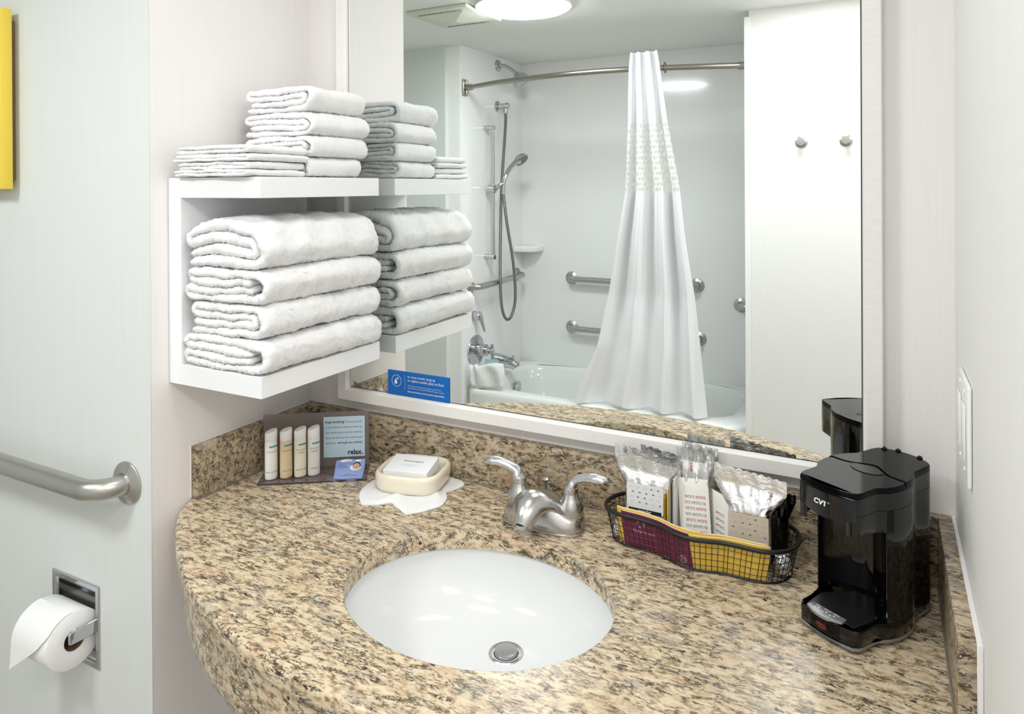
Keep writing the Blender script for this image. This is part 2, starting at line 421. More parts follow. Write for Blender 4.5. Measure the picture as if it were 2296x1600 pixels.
mk('grille', Vp, [[4, 5, 6, 7], [0, 1, 5, 4], [1, 2, 6, 5], [2, 3, 7, 6], [3, 0, 4, 7], [3, 2, 1, 0]], m_vent, t, smooth=False)
sl = []
for k in range(16):
    a = -r_+.01+k*(2*r_-.02)/15
    sl.append(boxg(vx+a-.002, vx+a+.002, vy-r_-.006, vy-r_+.004, H-.020, H-.016)); sl.append(boxg(vx+a-.002, vx+a+.002, vy+r_-.004, vy+r_+.006, H-.020, H-.016))
V, F = join(sl); mk('slots', V, F, m_grey, t, smooth=False, kind='stuff')

# ---------------------------------------------------------------- countertop
left = [(.0, -.318), (.006, -.338), (.030, -.376), (.087, -.426), (.150, -.470), (.237, -.522), (.339, -.563), (.440, -.592), (.540, -.608)]
pts = left + [(.6408, -.613)] + [(W-x, y) for x, y in left[::-1]]
front = cat(pts, 6); front[:, 0] = np.where(front[:, 0] > W-.002, W, front[:, 0])
outl = np.vstack([[(0.0, 0.0)], front, [(W, 0.0)]])       # clockwise seen from above: back-left, along the bow front, back-right
def inset(P, d):
    n = len(P); out = []
    for i in range(n):
        a, b = P[i]-P[i-1], P[(i+1) % n]-P[i]
        na = np.array((-a[1], a[0]))/(np.linalg.norm(a)+1e-9); nb = np.array((-b[1], b[0]))/(np.linalg.norm(b)+1e-9)
        m = na+nb; m /= np.linalg.norm(m)+1e-9; out.append(P[i] + m*d)
    return np.array(out)
SC, SR = (.652, -.342), (.209, .168)
NE = 72
def ell(dr): return np.array([(SC[0]+(SR[0]+dr)*math.cos(2*math.pi*k/NE), SC[1]+(SR[1]+dr)*math.sin(2*math.pi*k/NE)) for k in range(NE)])
ct = Thing('countertop', 'speckled beige granite vanity top with bowed front and oval sink cutout', 'countertop', (.64, -.3, -.135))
def slab():
    V, F = [], []
    prof = [(.007, 0), (.0035, -.0012), (.001, -.004), (0, -.008), (0, -.021), (.001, -.0255), (.004, -.029), (.008, -.030)]
    n = len(outl)
    for d_, z in prof:
        P = inset(outl, d_); P[0] = (0.0005, -.0005); P[-1] = (W-.0005, -.0005); V += [(max(0.0005, min(W-.0005, x)), y, z) for x, y in P]
    for i in range(len(prof)-1):
        for k in range(n): F.append([i*n+k, i*n+(k+1) % n, (i+1)*n+(k+1) % n, (i+1)*n+k])
    hp = [(.003, 0), (.001, -.001), (0, -.003), (0, -.030)]; h0 = len(V)
    for d_, z in hp: V += [(x, y, z) for x, y in ell(d_)]
    for i in range(len(hp)-1):
        for k in range(NE): F.append([h0+i*NE+(k+1) % NE, h0+i*NE+k, h0+(i+1)*NE+k, h0+(i+1)*NE+(k+1) % NE])
    for ring_o, ring_h, flip in ((0, h0, 0), ((len(prof)-1)*n, h0+(len(hp)-1)*NE, 1)):
        A = [Vector(V[ring_o+k]) for k in range(n)]; B = [Vector(V[ring_h+k]) for k in range(NE)]
        for tri in tessellate_polygon([A, B]):
            idx = [ring_o+i if i < n else ring_h+i-n for i in tri]
            a, b, c = (np.array(V[i]) for i in idx); up_ = np.cross(b-a, c-a)[2] > 0
            F.append(idx if up_ != bool(flip) else idx[::-1])
    return V, F
V, F = slab(); mk('slab', V, F, m_granite, ct, angle=30)
def apron():
    P = inset(outl, .012)[1:-1]; Q = inset(outl, .034)[1:-1]; n = len(P); V = []
    for A, z in ((P, -.029), (P, -.110), (P + (Q-P)*.15, -.126), (P+(Q-P)*.5, -.134), (Q, -.135), (Q, -.029)): V += [(max(.001, min(W-.001, x)), y, z) for x, y in A]
    F = [[i*n+k, i*n+k+1, ((i+1) % 6)*n+k+1, ((i+1) % 6)*n+k] for i in range(6) for k in range(n-1)]
    return V, F
V, F = apron(); mk('apron', V, F, m_granite, ct, angle=50)
tb, hb = .019, .1016
m_caulk = M('grey_caulk', (132, 126, 116), .5); m_caulkw = M('white_caulk', (238, 236, 234), .4)
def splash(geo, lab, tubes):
    o = mk('backsplash', *geo, m_granite_shaded, center=True); tag(o, lab, 'backsplash', 'granite backsplash strips')
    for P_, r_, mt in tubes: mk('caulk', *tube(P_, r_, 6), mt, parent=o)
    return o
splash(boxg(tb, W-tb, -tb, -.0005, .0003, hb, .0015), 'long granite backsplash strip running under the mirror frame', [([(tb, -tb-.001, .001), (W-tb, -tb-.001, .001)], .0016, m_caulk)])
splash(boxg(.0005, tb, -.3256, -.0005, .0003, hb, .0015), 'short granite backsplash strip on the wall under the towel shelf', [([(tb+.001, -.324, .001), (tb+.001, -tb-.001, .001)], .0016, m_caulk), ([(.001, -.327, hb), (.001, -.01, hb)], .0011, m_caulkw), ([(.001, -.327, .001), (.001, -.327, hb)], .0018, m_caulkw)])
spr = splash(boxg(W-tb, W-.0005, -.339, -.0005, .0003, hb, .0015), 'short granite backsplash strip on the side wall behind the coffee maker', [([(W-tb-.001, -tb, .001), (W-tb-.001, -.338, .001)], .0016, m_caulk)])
mk('caulk', *boxg(W-.0012, W+.0048, -.3410, -.0010, .0005, hb+.0012, .001, 1), m_caulkw, parent=spr, label='white silicone bead between stone and wall')

# sink
sk = Thing('sink', 'white oval porcelain undermount sink set in the granite top', 'sink', (.655, -.32, -.145))
V = []; nr = 26
for i in range(nr):
    t_ = i/(nr-1); a = t_*math.pi/2
    s_r = math.cos(a)**.62 if i < nr-1 else 0.0
    cx, cy = SC[0]+(.662-SC[0])*t_**1.5, SC[1]+(-.268-SC[1])*t_**1.5
    rx, ry = max((SR[0]+.006)*s_r, .020), max((SR[1]+.006)*s_r, .020)
    z = -.030-.106*math.sin(a)**1.15
    for k in range(NE): V.append((cx+rx*math.cos(2*math.pi*k/NE), cy+ry*math.sin(2*math.pi*k/NE), z))
F = [[i*NE+(k+1) % NE, i*NE+k, (i+1)*NE+k, (i+1)*NE+(k+1) % NE] for i in range(nr-1) for k in range(NE)]
n0 = len(V)
for i in range(nr):
    for k in range(NE):
        x, y, z = V[i*NE+k]; f_ = .008
        V.append((SC[0]+(x-SC[0])*1.03+0, SC[1]+(y-SC[1])*1.04, z-.008*(i/(nr-1))-.0005))
F += [[n0+i*NE+k, n0+i*NE+(k+1) % NE, n0+(i+1)*NE+(k+1) % NE, n0+(i+1)*NE+k] for i in range(nr-1) for k in range(NE)]
F += [[k, (k+1) % NE, n0+(k+1) % NE, n0+k] for k in range(NE)]
mk('basin', V, F, m_porcelain, sk, angle=80)
dc = (.662, -.268, -.1365)
V, F = lathe([(.0195, -.004), (.0275, -.001), (.0280, .0005), (.0265, .0022), (.0225, .0012), (.0212, -.003)], dc, seg=40); mk('drain_flange', V, F, m_nickel, sk)
V, F = lathe([(.0185, -.006), (.0185, .0035), (.0180, .0055), (.0150, .0066), (.001, .0072)], dc, seg=40); mk('drain_stopper', V, F, m_silverpl, sk)
V, F = lathe([(.0214, -.0045), (.0214, -.004), (.001, -.004)], dc, seg=32); mk('drain_throat', V, F, m_blackm, sk)

# ---------------------------------------------------------------- faucet
fc = Thing('faucet', 'brushed nickel two-handle faucet on the granite behind the sink', 'faucet', (.652, -.113, 0))
FX, FY = .6530, -.113
V, F = [], []; nx, na = 45, 25
for i in range(nx):
    u = -1+2*i/(nx-1); x = u*.0755
    dd = .0305*max(1e-4, 1-abs(u)**3.2)**.5; hh = .002 + (.0245*max(0, 1-abs(u)**9)**.5) + .033*math.exp(-(abs(x)/.040)**2.4)
    for k in range(na):
        a = math.pi*k/(na-1); cs, sn = math.cos(a), max(0, math.sin(a))
        prof = (abs(cs)**.40)*(1 if cs >= 0 else -1)
        V.append((FX+x, FY - dd*prof*(1-.20*sn**1.2), .001+hh*sn**.75))
    V.append((FX+x, FY+dd, 0)); V.append((FX+x, FY-dd, 0))
m_ = na+2
for i in range(nx-1):
    for k in range(na-1): F.append([i*m_+k, (i+1)*m_+k, (i+1)*m_+k+1, i*m_+k+1])
mk('body', V, F, m_nickel, fc, angle=60)
V, F = prism([(FX+.0775*math.copysign(abs(math.cos(a))**.6, math.cos(a)), FY+.0325*math.copysign(abs(math.sin(a))**.8, math.sin(a))) for a in np.linspace(0, 2*math.pi, 48, endpoint=False)], 0, .004, .001)
mk('base_plate', V, F, m_nickel, fc)
# spout: broad hood that arches forward over the bowl
path = cat([(-.012, .030), (.004, .050), (.020, .0605), (.036, .0630), (.052, .0565), (.064, .0435), (.069, .031)], 6)
V, F = [], []; ns = len(path); nk = 20
for i, (f_, z) in enumerate(path):
    t_ = i/(ns-1); w = .050*(1-t_)**1.5 + .0185; th = .0090 + .0045*t_
    T = path[min(i+1, ns-1)]-path[max(i-1, 0)]; T = T/np.linalg.norm(T); N = np.array((-T[1], T[0]))
    for k in range(nk):
        a = 2*math.pi*k/nk; cx_, sx_ = math.cos(a), math.sin(a)
        droop = -.030*(abs(cx_)**2.2)*(1-t_)**1.2 - .006*abs(cx_)**2*t_
        p = np.array((f_, z)) + N*(th*sx_)
        V.append((FX-.004*t_ + w*cx_, FY-.002-p[0], p[1]+droop))
F = [[i*nk+k, i*nk+(k+1) % nk, (i+1)*nk+(k+1) % nk, (i+1)*nk+k] for i in range(ns-1) for k in range(nk)] + [list(range(nk))[::-1], [(ns-1)*nk+k for k in range(nk)]]
mk('spout', V, F, m_nickel, fc, angle=60)
V, F = lathe([(.0115, 0), (.0115, -.006), (.009, -.006), (.009, -.003), (.001, -.003)], (FX-.004, FY-.071, .031)); mk('aerator', V, F, m_nickel, fc)
for sgn, px, tip in ((-1, .6020, [(.5955, -.1010, .0830), (.5800, -.1040, .0905), (.5620, -.1070, .0945), (.5450, -.1085, .0935), (.5340, -.1100, .0890)]),
                     (1, .7040, [(.7110, -.1000, .0835), (.7250, -.1030, .0915), (.7420, -.1060, .0965), (.7600, -.1085, .0980), (.7740, -.1100, .0960)])):
    py = -.102
    V, F = lathe([(.0245, .002), (.0240, .020), (.0228, .0262), (.0215, .0270), (.0213, .0278), (.0222, .031), (.0222, .037), (.0208, .0440), (.0172, .0520), (.0142, .0575), (.0128, .0625), (.0120, .0630), (.0120, .0640), (.0128, .0645), (.0128, .0720), (.007, .079)], (px, py, 0), seg=36)
    mk('handle_post', V, F, m_nickel, fc)
    P = cat([(px, py, .066), (px+sgn*.002, py-.0005, .0740)] + tip, 7); n = len(P); tt = np.linspace(0, 1, n)
    rr = np.interp(tt, [0, .18, .34, .55, .78, .93, 1], [.0124, .0124, .0112, .0104, .0116, .0080, .0018])
    V, F = tube(P, rr, 18, flat=(1.0, .72), upv=(0, 0, 1)); mk('lever_handle', V, F, m_satin, fc, angle=70)
V, F = lathe([(.0024, .020), (.0024, .058), (.0034, .062), (.0078, .0690), (.0074, .0705), (.002, .0728)], (.6465, -.0835, 0), seg=20); mk('lift_rod', V, F, m_nickel, fc)
text('lettering', 'KOHLER', .0052, m_textg, fc, (FX+.0040, FY-.0312, .0085), (1, 0, 0), (0, .12, .99))

# ---------------------------------------------------------------- mirror
mr = Thing('mirror', 'large wall mirror in a whitewashed wood frame above the granite backsplash', 'mirror', (.65, -.015, .127))
mx0, mx1, mz0, mz1, my = .107, 1.191, .127, 1.30, -.030
iw = .0245
o4 = [(mx0, mz0), (mx1, mz0), (mx1, mz1), (mx0, mz1)]
def rect(d_): return [(mx0+d_, mz0+d_), (mx1-d_, mz0+d_), (mx1-d_, mz1-d_), (mx0+d_, mz1-d_)]
prof = [(0, -.0005), (0, my+.002), (.002, my), (iw-.001, my), (iw+.0025, my+.0045), (iw+.004, my+.010), (iw+.004, -.012), (iw+.004, -.0005)]
names = ('bottom', 'right', 'top', 'left')
for e in range(4):
    V = []
    for d_, y in prof:
        R = rect(d_); a, b = R[e], R[(e+1) % 4]; V += [(a[0], y, a[1]), (b[0], y, b[1])]
    n = len(prof)
    F = [[2*i, 2*i+1, 2*i+3, 2*i+2] for i in range(n-1)] + [[2*i for i in range(n)][::-1], [2*i+1 for i in range(n)]]
    mk('frame_rail', V, F, m_frame, mr, smooth=False)
gx0, gz0, gx1, gz1 = mx0+iw+.004, mz0+iw+.004, mx1-iw-.004, mz1-iw-.004
V, F = boxg(gx0+.0018, gx1-.0018, -.0200, -.0191, gz0+.0018, gz1-.0018); mk('mirror_glass', V, F, m_mirror, mr, smooth=False)
V, F = boxg(gx0-.001, gx1+.001, -.0190, -.008, gz0-.001, gz1+.001); mk('backing', V, F, m_gasket, mr, smooth=False)

# blue card standing on the lower rail of the frame
bs = Thing('towel_card', 'small blue card with white text standing on the bottom rail of the mirror frame', 'sign', (.321, -.026, .156))
sx0, sx1, sz0, sz1, sy = .2425, .3990, .1555, .2070, -.0226
V, F = boxg(sx0, sx1, sy, sy+.0022, sz0, sz1, .0004, 1); mk('card', V, F, m_blue, bs, smooth=False)
ty = sy-.0003
X1, Z1 = (1, 0, 0), (0, 0, 1)
sw, sh = sx1-sx0, sz1-sz0
def S_(u, v): return (sx0+u*sw, ty, sz0+v*sh)
V, F = disc_ring(S_(.150, .60), X1, Z1, .0118, .0126); mk('emblem_ring', V, F, m_textw, bs, smooth=False)
def drop(o, r, hgt):
    P = [(0, hgt)] + [(r*math.sin(a), -r*math.cos(a)) for a in np.linspace(math.pi*.62, -math.pi*.62, 20)]
    return [(o[0]+a, o[1], o[2]+b) for a, b in P], [list(range(len(P)))[::-1]]
V, F = join([drop(S_(.138, .53), .0038, .0092), drop(S_(.172, .69), .0018, .0044)]); mk('water_drops', V, F, m_textw, bs, smooth=False)
V, F = boxg(*([S_(.289, 0)[0], S_(.292, 0)[0], ty-.0001, ty, sz0+.26*sh, sz0+.88*sh])); mk('divider', V, F, m_textlb, bs, smooth=False)
text('lettering', 'to reuse towels: hang up\nto replace towels: place on floor', .0078, m_textw, bs, S_(.335, .78), X1, Z1, fit=.0925)
text('lettering', 'The Conserve to Preserve program is part of our\ncommitment to Travel with Purpose®. Learn more at', .0047, m_textlb, bs, S_(.335, .43), X1, Z1, fit=.0925)
text('lettering', 'hiltonworldwide.com/corporate-responsibility', .0050, m_textw, bs, S_(.335, .19), X1, Z1, bold=.006, fit=.0925)

# ---------------------------------------------------------------- shelf unit
sh_ = Thing('towel_shelf', 'white laminate C-shaped wall shelf full of towels left of the mirror', 'shelf', (.12, -.21, .2354))
XS, YA, YB, ZT, ZB, TH, TP = .2413, -.0475, -.372, .6199, .2354, .0374, .0362
V, F = boxg(.001, XS, YB, YA, ZT-TH, ZT, .0008, 1); mk('top_board', V, F, m_white, sh_, smooth=False)
V, F = boxg(.001, XS, YB, YA, ZB, ZB+TH, .0008, 1); mk('bottom_board', V, F, m_white, sh_, smooth=False)
V, F = boxg(.001, TP, YB, YA, ZB+TH, ZT-TH, .0006, 1); mk('back_panel', V, F, m_white, sh_, smooth=False)

# ---------------------------------------------------------------- folded towels
def smooth_noise(n, k, r):
    a = r.normal(size=n+4*k); w = np.hanning(2*k+1); w /= w.sum(); return np.convolve(a, w, 'same')[2*k:2*k+n]*math.sqrt(k)
def ribbon(C, t, y0, y1, dy, r, fuzz, zf, wob):
    """sweep a rounded slab (thickness t, from y0 to y1) along centre line C (x,z)."""
    for _ in range(2): C[1:-1] = .25*C[:-2] + .5*C[1:-1] + .25*C[2:]
    n = len(C); T = np.gradient(C, axis=0); T /= np.linalg.norm(T, axis=1)[:, None]+1e-9; N = np.c_[-T[:, 1], T[:, 0]]
    ny = max(4, int((y1-y0-t)/dy)); h = t/2*.97
    ys = np.linspace(y0+h, y1-h, ny); cap = [math.pi/2*.5, 0, -math.pi/2*.5]
    loop = [(y, h) for y in ys] + [(y1-h+h*math.cos(a), h*math.sin(a)) for a in cap] + [(y, -h) for y in ys[::-1]] + [(y0+h-h*math.cos(a), -h*math.sin(a)) for a in cap]
    loop = np.array(loop); m = len(loop)
    thk = 1 + .05*smooth_noise(n, 9, r)
    ye = .0022*smooth_noise(n, 10, r) + .0012*r.normal(size=n)*.5
    V = np.zeros((n, m, 3))
    nn = loop[:, 1][None, :]*thk[:, None]
    tap = np.ones(n); tap[0] = tap[-1] = .62; tap[1] = tap[-2] = .9
    nn = nn*tap[:, None]
    V[:, :, 0] = C[:, 0][:, None] + N[:, 0][:, None]*nn
    V[:, :, 2] = C[:, 1][:, None] + N[:, 1][:, None]*nn
    V[:, :, 1] = loop[:, 0][None, :] + ye[:, None]
    V = V.reshape(-1, 3)
    V[:, 2] = zf(V[:, 0], V[:, 1], V[:, 2]); V[:, 0] += wob(V[:, 1], V[:, 2])
    nd = np.array([V[:, 0], V[:, 1], V[:, 2]]).T
    for wl, am in ((.075, .0013), (.045, .0008), (.022, .00030), (.011, .00018)):
        for _k in range(3):
            kv = r.normal(size=3); kv /= np.linalg.norm(kv); dv = r.normal(size=3); dv /= np.linalg.norm(dv)
            V += (fuzz/.0007)*am*np.sin(nd @ kv*(2*math.pi/wl) + r.uniform(0, 6.28))[:, None]*dv[None, :]*.75
    V += r.normal(size=V.shape)*fuzz
    i = np.arange(n-1)[:, None]; k = np.arange(m)[None, :]; k2 = (k+1) % m
    F = np.stack([i*m+k+0*k2, i*m+k2, (i+1)*m+k2, (i+1)*m+k+0*k2], -1).reshape(-1, 4).tolist()
    F += [list(range(m))[::-1], [(n-1)*m+q for q in range(m)]]
    return V, F
def towel(name, label, group, seed, xl, xr, y0, y1, z0, z1, kind, tilt=0.0, crown=0.0):
    r = np.random.default_rng(seed); hgt = z1-z0
    if kind == 'bath':
        t = hgt/4; j_ = lambda a_: r.uniform(-a_, a_)
        if seed % 2:      # both folds show at the wall side
            sc = [(2, -1, 3, xl+.9*t+j_(.006), xr-2.6*t), (3, 1, 0, xr-2*t*.92), (0, -1, 1, xl+.55*t+j_(.006)), (1, 1, None, xr-2.9*t+j_(.01))]
        else:
            sc = [(1, 1, 2, xr-2.2*t+j_(.005), xl+.012), (2, -1, 3, xl+.9*t+j_(.004)), (3, 1, 0, xr-2*t*.92), (0, -1, None, xl+.01)]
        n = 4; ds, dy = .0040, .0048
    elif kind == 'hand':
        t = hgt/4; sc = [(1, 1, 2, xr-2.1*t+r.uniform(-.004, .004), xl+.02), (2, -1, 3, xl+.9*t), (3, 1, 0, xr-2*t*.92), (0, -1, None, xl+r.uniform(0, .01))]
        n = 4; ds, dy = .0042, .0046
    else:
        t = hgt/2; sc = [(0, 1, 1, xr-.5*t, xl+r.uniform(0, .006)), (1, -1, None, xl+r.uniform(0, .008))]
        n = 2; ds, dy = .0045, .0045
    sc = [tuple(q) for q in sc]
    C = fold_path_simple(n, z0, t, sc, ds)
    cxm, cym = (xl+xr)/2, (y0+y1)/2
    ph = r.uniform(0, 6.28, 3); amp = min(.0042, hgt*.06)
    def zf(x, y, z):
        k = (z-z0)/hgt
        s = amp*(np.sin(x*26+ph[0])+np.sin(y*19+ph[1]))*k*(1-k)*3 + tilt*(y-cym)*k
        rag = .12*hgt*np.clip((np.abs(x-cxm)/(xr-xl)*2)**4, 0, 1)
        end = np.clip((np.abs(y-cym)/((y1-y0)/2)), 0, 1)**8
        return z0 + (z-z0)*(1-.06*end) + s + crown*k*(1-((x-cxm)/(xr-xl)*2)**2)
    def wob(y, z): return .002*np.sin(y*24+ph[2]) + .0012*np.sin(z*160+ph[0])
    V, F = ribbon(C, t, y0, y1, dy, r, {'bath': .00085, 'hand': .00060, 'wash': .00038}[kind], zf, wob)
    V[:, 2] = np.maximum(V[:, 2], z0 - .0005)
    o = mk(name, V, F, m_terry if kind == 'bath' else m_terry_fine, center=True, angle=180)
    tag(o, label, 'towel', group)
    Q = np.array(F[:-2]); a, b, c = V[Q[:, 0]], V[Q[:, 1]], V[Q[:, 2]]; N = np.cross(b-a, c-a); ar = np.linalg.norm(N, axis=1); N /= ar[:, None]+1e-12
    if (N*(a-np.array([cxm, cym, (z0+z1)/2]))).sum() < 0: N = -N
    ok = (a[:, 1] < y0+.010) | (a[:, 1] > y1-.010) | ((a[:, 2] > z0+.80*hgt) & (N[:, 2] > .2)) | ((a[:, 0] > xr-.55*hgt) & (N[:, 0] > .15)) | ((a[:, 0] < xl+.02) & (N[:, 0] < -.15))
    idx = np.where(ok)[0]; nb = {'bath': 26000, 'hand': 11000, 'wash': 5000}[kind]
    pick = r.choice(idx, nb, p=ar[idx]/ar[idx].sum()); w = r.random((nb, 2)); d = V[Q[pick, 3]]
    base = (a[pick]*(1-w[:, :1])+b[pick]*w[:, :1])*(1-w[:, 1:]) + (d*(1-w[:, :1])+c[pick]*w[:, :1])*w[:, 1:]
    dr = N[pick] + r.normal(size=(nb, 3))*.45; dr /= np.linalg.norm(dr, axis=1)[:, None]
    sd_ = np.cross(dr, r.normal(size=(nb, 3))); sd_ /= np.linalg.norm(sd_, axis=1)[:, None]
    ln = {'bath': .0019, 'hand': .0016, 'wash': .0011}[kind]*r.uniform(.5, 1.15, (nb, 1)); wd = ln*.30
    T = np.stack([base-sd_*wd-dr*.0003, base+sd_*wd-dr*.0003, base+dr*ln], 1).reshape(-1, 3); T[:, 2] = np.maximum(T[:, 2], z0)
    me = bpy.data.meshes.new('terry_loops'); me.vertices.add(len(T)); me.vertices.foreach_set('co', (T-np.array(o['_loc'])).ravel())
    me.loops.add(len(T)); me.loops.foreach_set('vertex_index', np.arange(len(T))); me.polygons.add(nb); me.polygons.foreach_set('loop_start', np.arange(0, len(T), 3)); me.update(calc_edges=True)
    me.materials.append(m_loop); q = bpy.data.objects.new('terry_loops', me); COL.objects.link(q); q.parent = o; q['kind'] = 'stuff'
    return o
def fold_path_simple(n, z0, t, script, ds):
    P = [(script[0][4], z0+t*(script[0][0]+.5))]
    for q in script:
        lv, sgn, nxt, xe = q[:4]; z = z0+t*(lv+.5); P.append((xe, z))
        if nxt is not None:
            z2 = z0+t*(nxt+.5); rr = abs(z2-z)/2; zc = (z+z2)/2
            for a in np.linspace(0, math.pi, 11)[1:-1]: P.append((xe+sgn*rr*.92*math.sin(a), zc+(z-zc)*math.cos(a)))
            P.append((xe, z2))
    P = np.array(P); seg = np.linalg.norm(np.diff(P, axis=0), axis=1); s = np.r_[0, np.cumsum(seg)]
    q = np.linspace(0, s[-1], int(s[-1]/ds)); return np.c_[np.interp(q, s, P[:, 0]), np.interp(q, s, P[:, 1])]
zb0 = ZB+TH+.0006
bl = [zb0, .3345, .3955, .4565, .5290]
bt_lab = ['folded white bath towel at the bottom of the stack on the lower shelf board', 'second folded white bath towel from the bottom on the lower shelf board',
          'third folded white bath towel from the bottom, under the topmost one', 'plump folded white bath towel on top of the lower shelf stack']
xr_ = [.2560, .2500, .2530, .2470]; xl_ = [.0440, .0560, .0420, .0480]
for i in range(4):
    towel('bath_towel', bt_lab[i], 'bath towels on the lower shelf board', 11+i, xl_[i], xr_[i], YB+(.000, .003, .001, .002)[i], YA-.004, bl[i]+.0005, bl[i+1]-.0005, 'bath', tilt=(.0, .0, .0, .0)[i], crown=.0015 if i < 3 else .020)
hl = [ZT+.0006, .6605, .7010, .7480, .7960]
ht_lab = ['folded white hand towel at the bottom of the stack on top of the shelf', 'second folded white hand towel from the bottom on top of the shelf',
          'third folded white hand towel from the bottom on top of the shelf', 'topmost folded white hand towel of the tall stack on the shelf']
for i in range(4):
    towel('hand_towel', ht_lab[i], 'hand towels on top of the shelf', 31+i, (.052, .048, .046, .050)[i], (.226, .232, .233, .233)[i], -.234, (-.085, -.075, -.070, -.075)[i], hl[i]+.0004, hl[i+1]-.0004, 'hand', crown=.002)
wl_ = [ZT+.0006, .6335, .6475, .6610, .6760]
wt_lab = ['folded white washcloth at the bottom of the low stack at the front of the shelf', 'second folded white washcloth from the bottom of the low front stack',
          'third folded white washcloth from the bottom of the low front stack', 'topmost folded white washcloth of the low stack at the front of the shelf']
for i in range(4):
    towel('washcloth', wt_lab[i], 'washcloths on top of the shelf', 51+i, (.026, .036, .030, .034)[i], (.222, .220, .226, .222)[i], YB-.012+(.0, .003, .001, .004)[i], -.240, wl_[i]+.0003, wl_[i+1]-.0003, 'wash', crown=.001)
#PART2
# ---------------------------------------------------------------- toiletries stand
b0 = np.array((.025, -.167)); b1 = np.array((.208, -.044)); bd = (b1-b0)/np.linalg.norm(b1-b0); bn = np.array((bd[1], -bd[0]))   # bn points to the room
def bp(s, off, z): p = b0 + bd*s + bn*off; return (p[0], p[1], z)
BX, BN = (bd[0], bd[1], 0), (bn[0], bn[1], 0)
st = Thing('acrylic_stand', 'smoked acrylic L-shaped stand holding toiletries in the granite corner', 'display stand', (.13, -.14, 0))
V, F = bev(*(lambda g: (xf(g[0], (b0[0], b0[1], 0), BX, BN, (0, 0, 1)), g[1]))(boxg(0, .220, -.003, 0, .0035, .1190)), .0006, 1); mk('back_sheet', V, F, m_acryl, st, smooth=False)
V, F = bev(*(lambda g: (xf(g[0], (b0[0], b0[1], 0), BX, BN, (0, 0, 1)), g[1]))(boxg(.004, .2215, -.003, .078, .0004, .0038)), .0006, 1); mk('base_sheet', V, F, m_acrylb, st, smooth=False)
V, F = bev(*(lambda g: (xf(g[0], (b0[0], b0[1], 0), BX, BN, (0, 0, 1)), g[1]))(boxg(.1245, .2115, .0003, .0012, .0225, .1095)), .0002, 1); mk('card', V, F, m_cardblue, st, smooth=False)
def cardp(s, z): return bp(s, .0015, z)
text('lettering', 'forget something?', .0074, m_textd, st, cardp(.1285, .0960), BX, Z1, bold=.012, fit=.0400)
text('lettering', 'if you forgot to pack', .0062, m_textg, st, cardp(.2055, .0960), BX, Z1, 'RIGHT', fit=.0340)
for k, s_t in enumerate(['a comb, toothbrush, toothpaste, shower cap,', 'razor, shaving cream or any other necessities,', 'stop by our front desk for a complimentary']):
    text('lettering', s_t, .0062, m_textg, st, cardp(.1285, .0850-.0112*k), BX, Z1, fit=.0775)
text('lettering', 'replacement.', .0062, m_textg, st, cardp(.1285, .0515), BX, Z1, fit=.0225)
text('lettering', "we've got you covered.", .0070, m_textd, st, cardp(.2065, .0515), BX, Z1, 'RIGHT', bold=.012, fit=.0520)
text('lettering', 'relax.', .0150, m_textd, st, cardp(.2070, .0280), BX, Z1, 'RIGHT', bold=.025, fit=.0310)
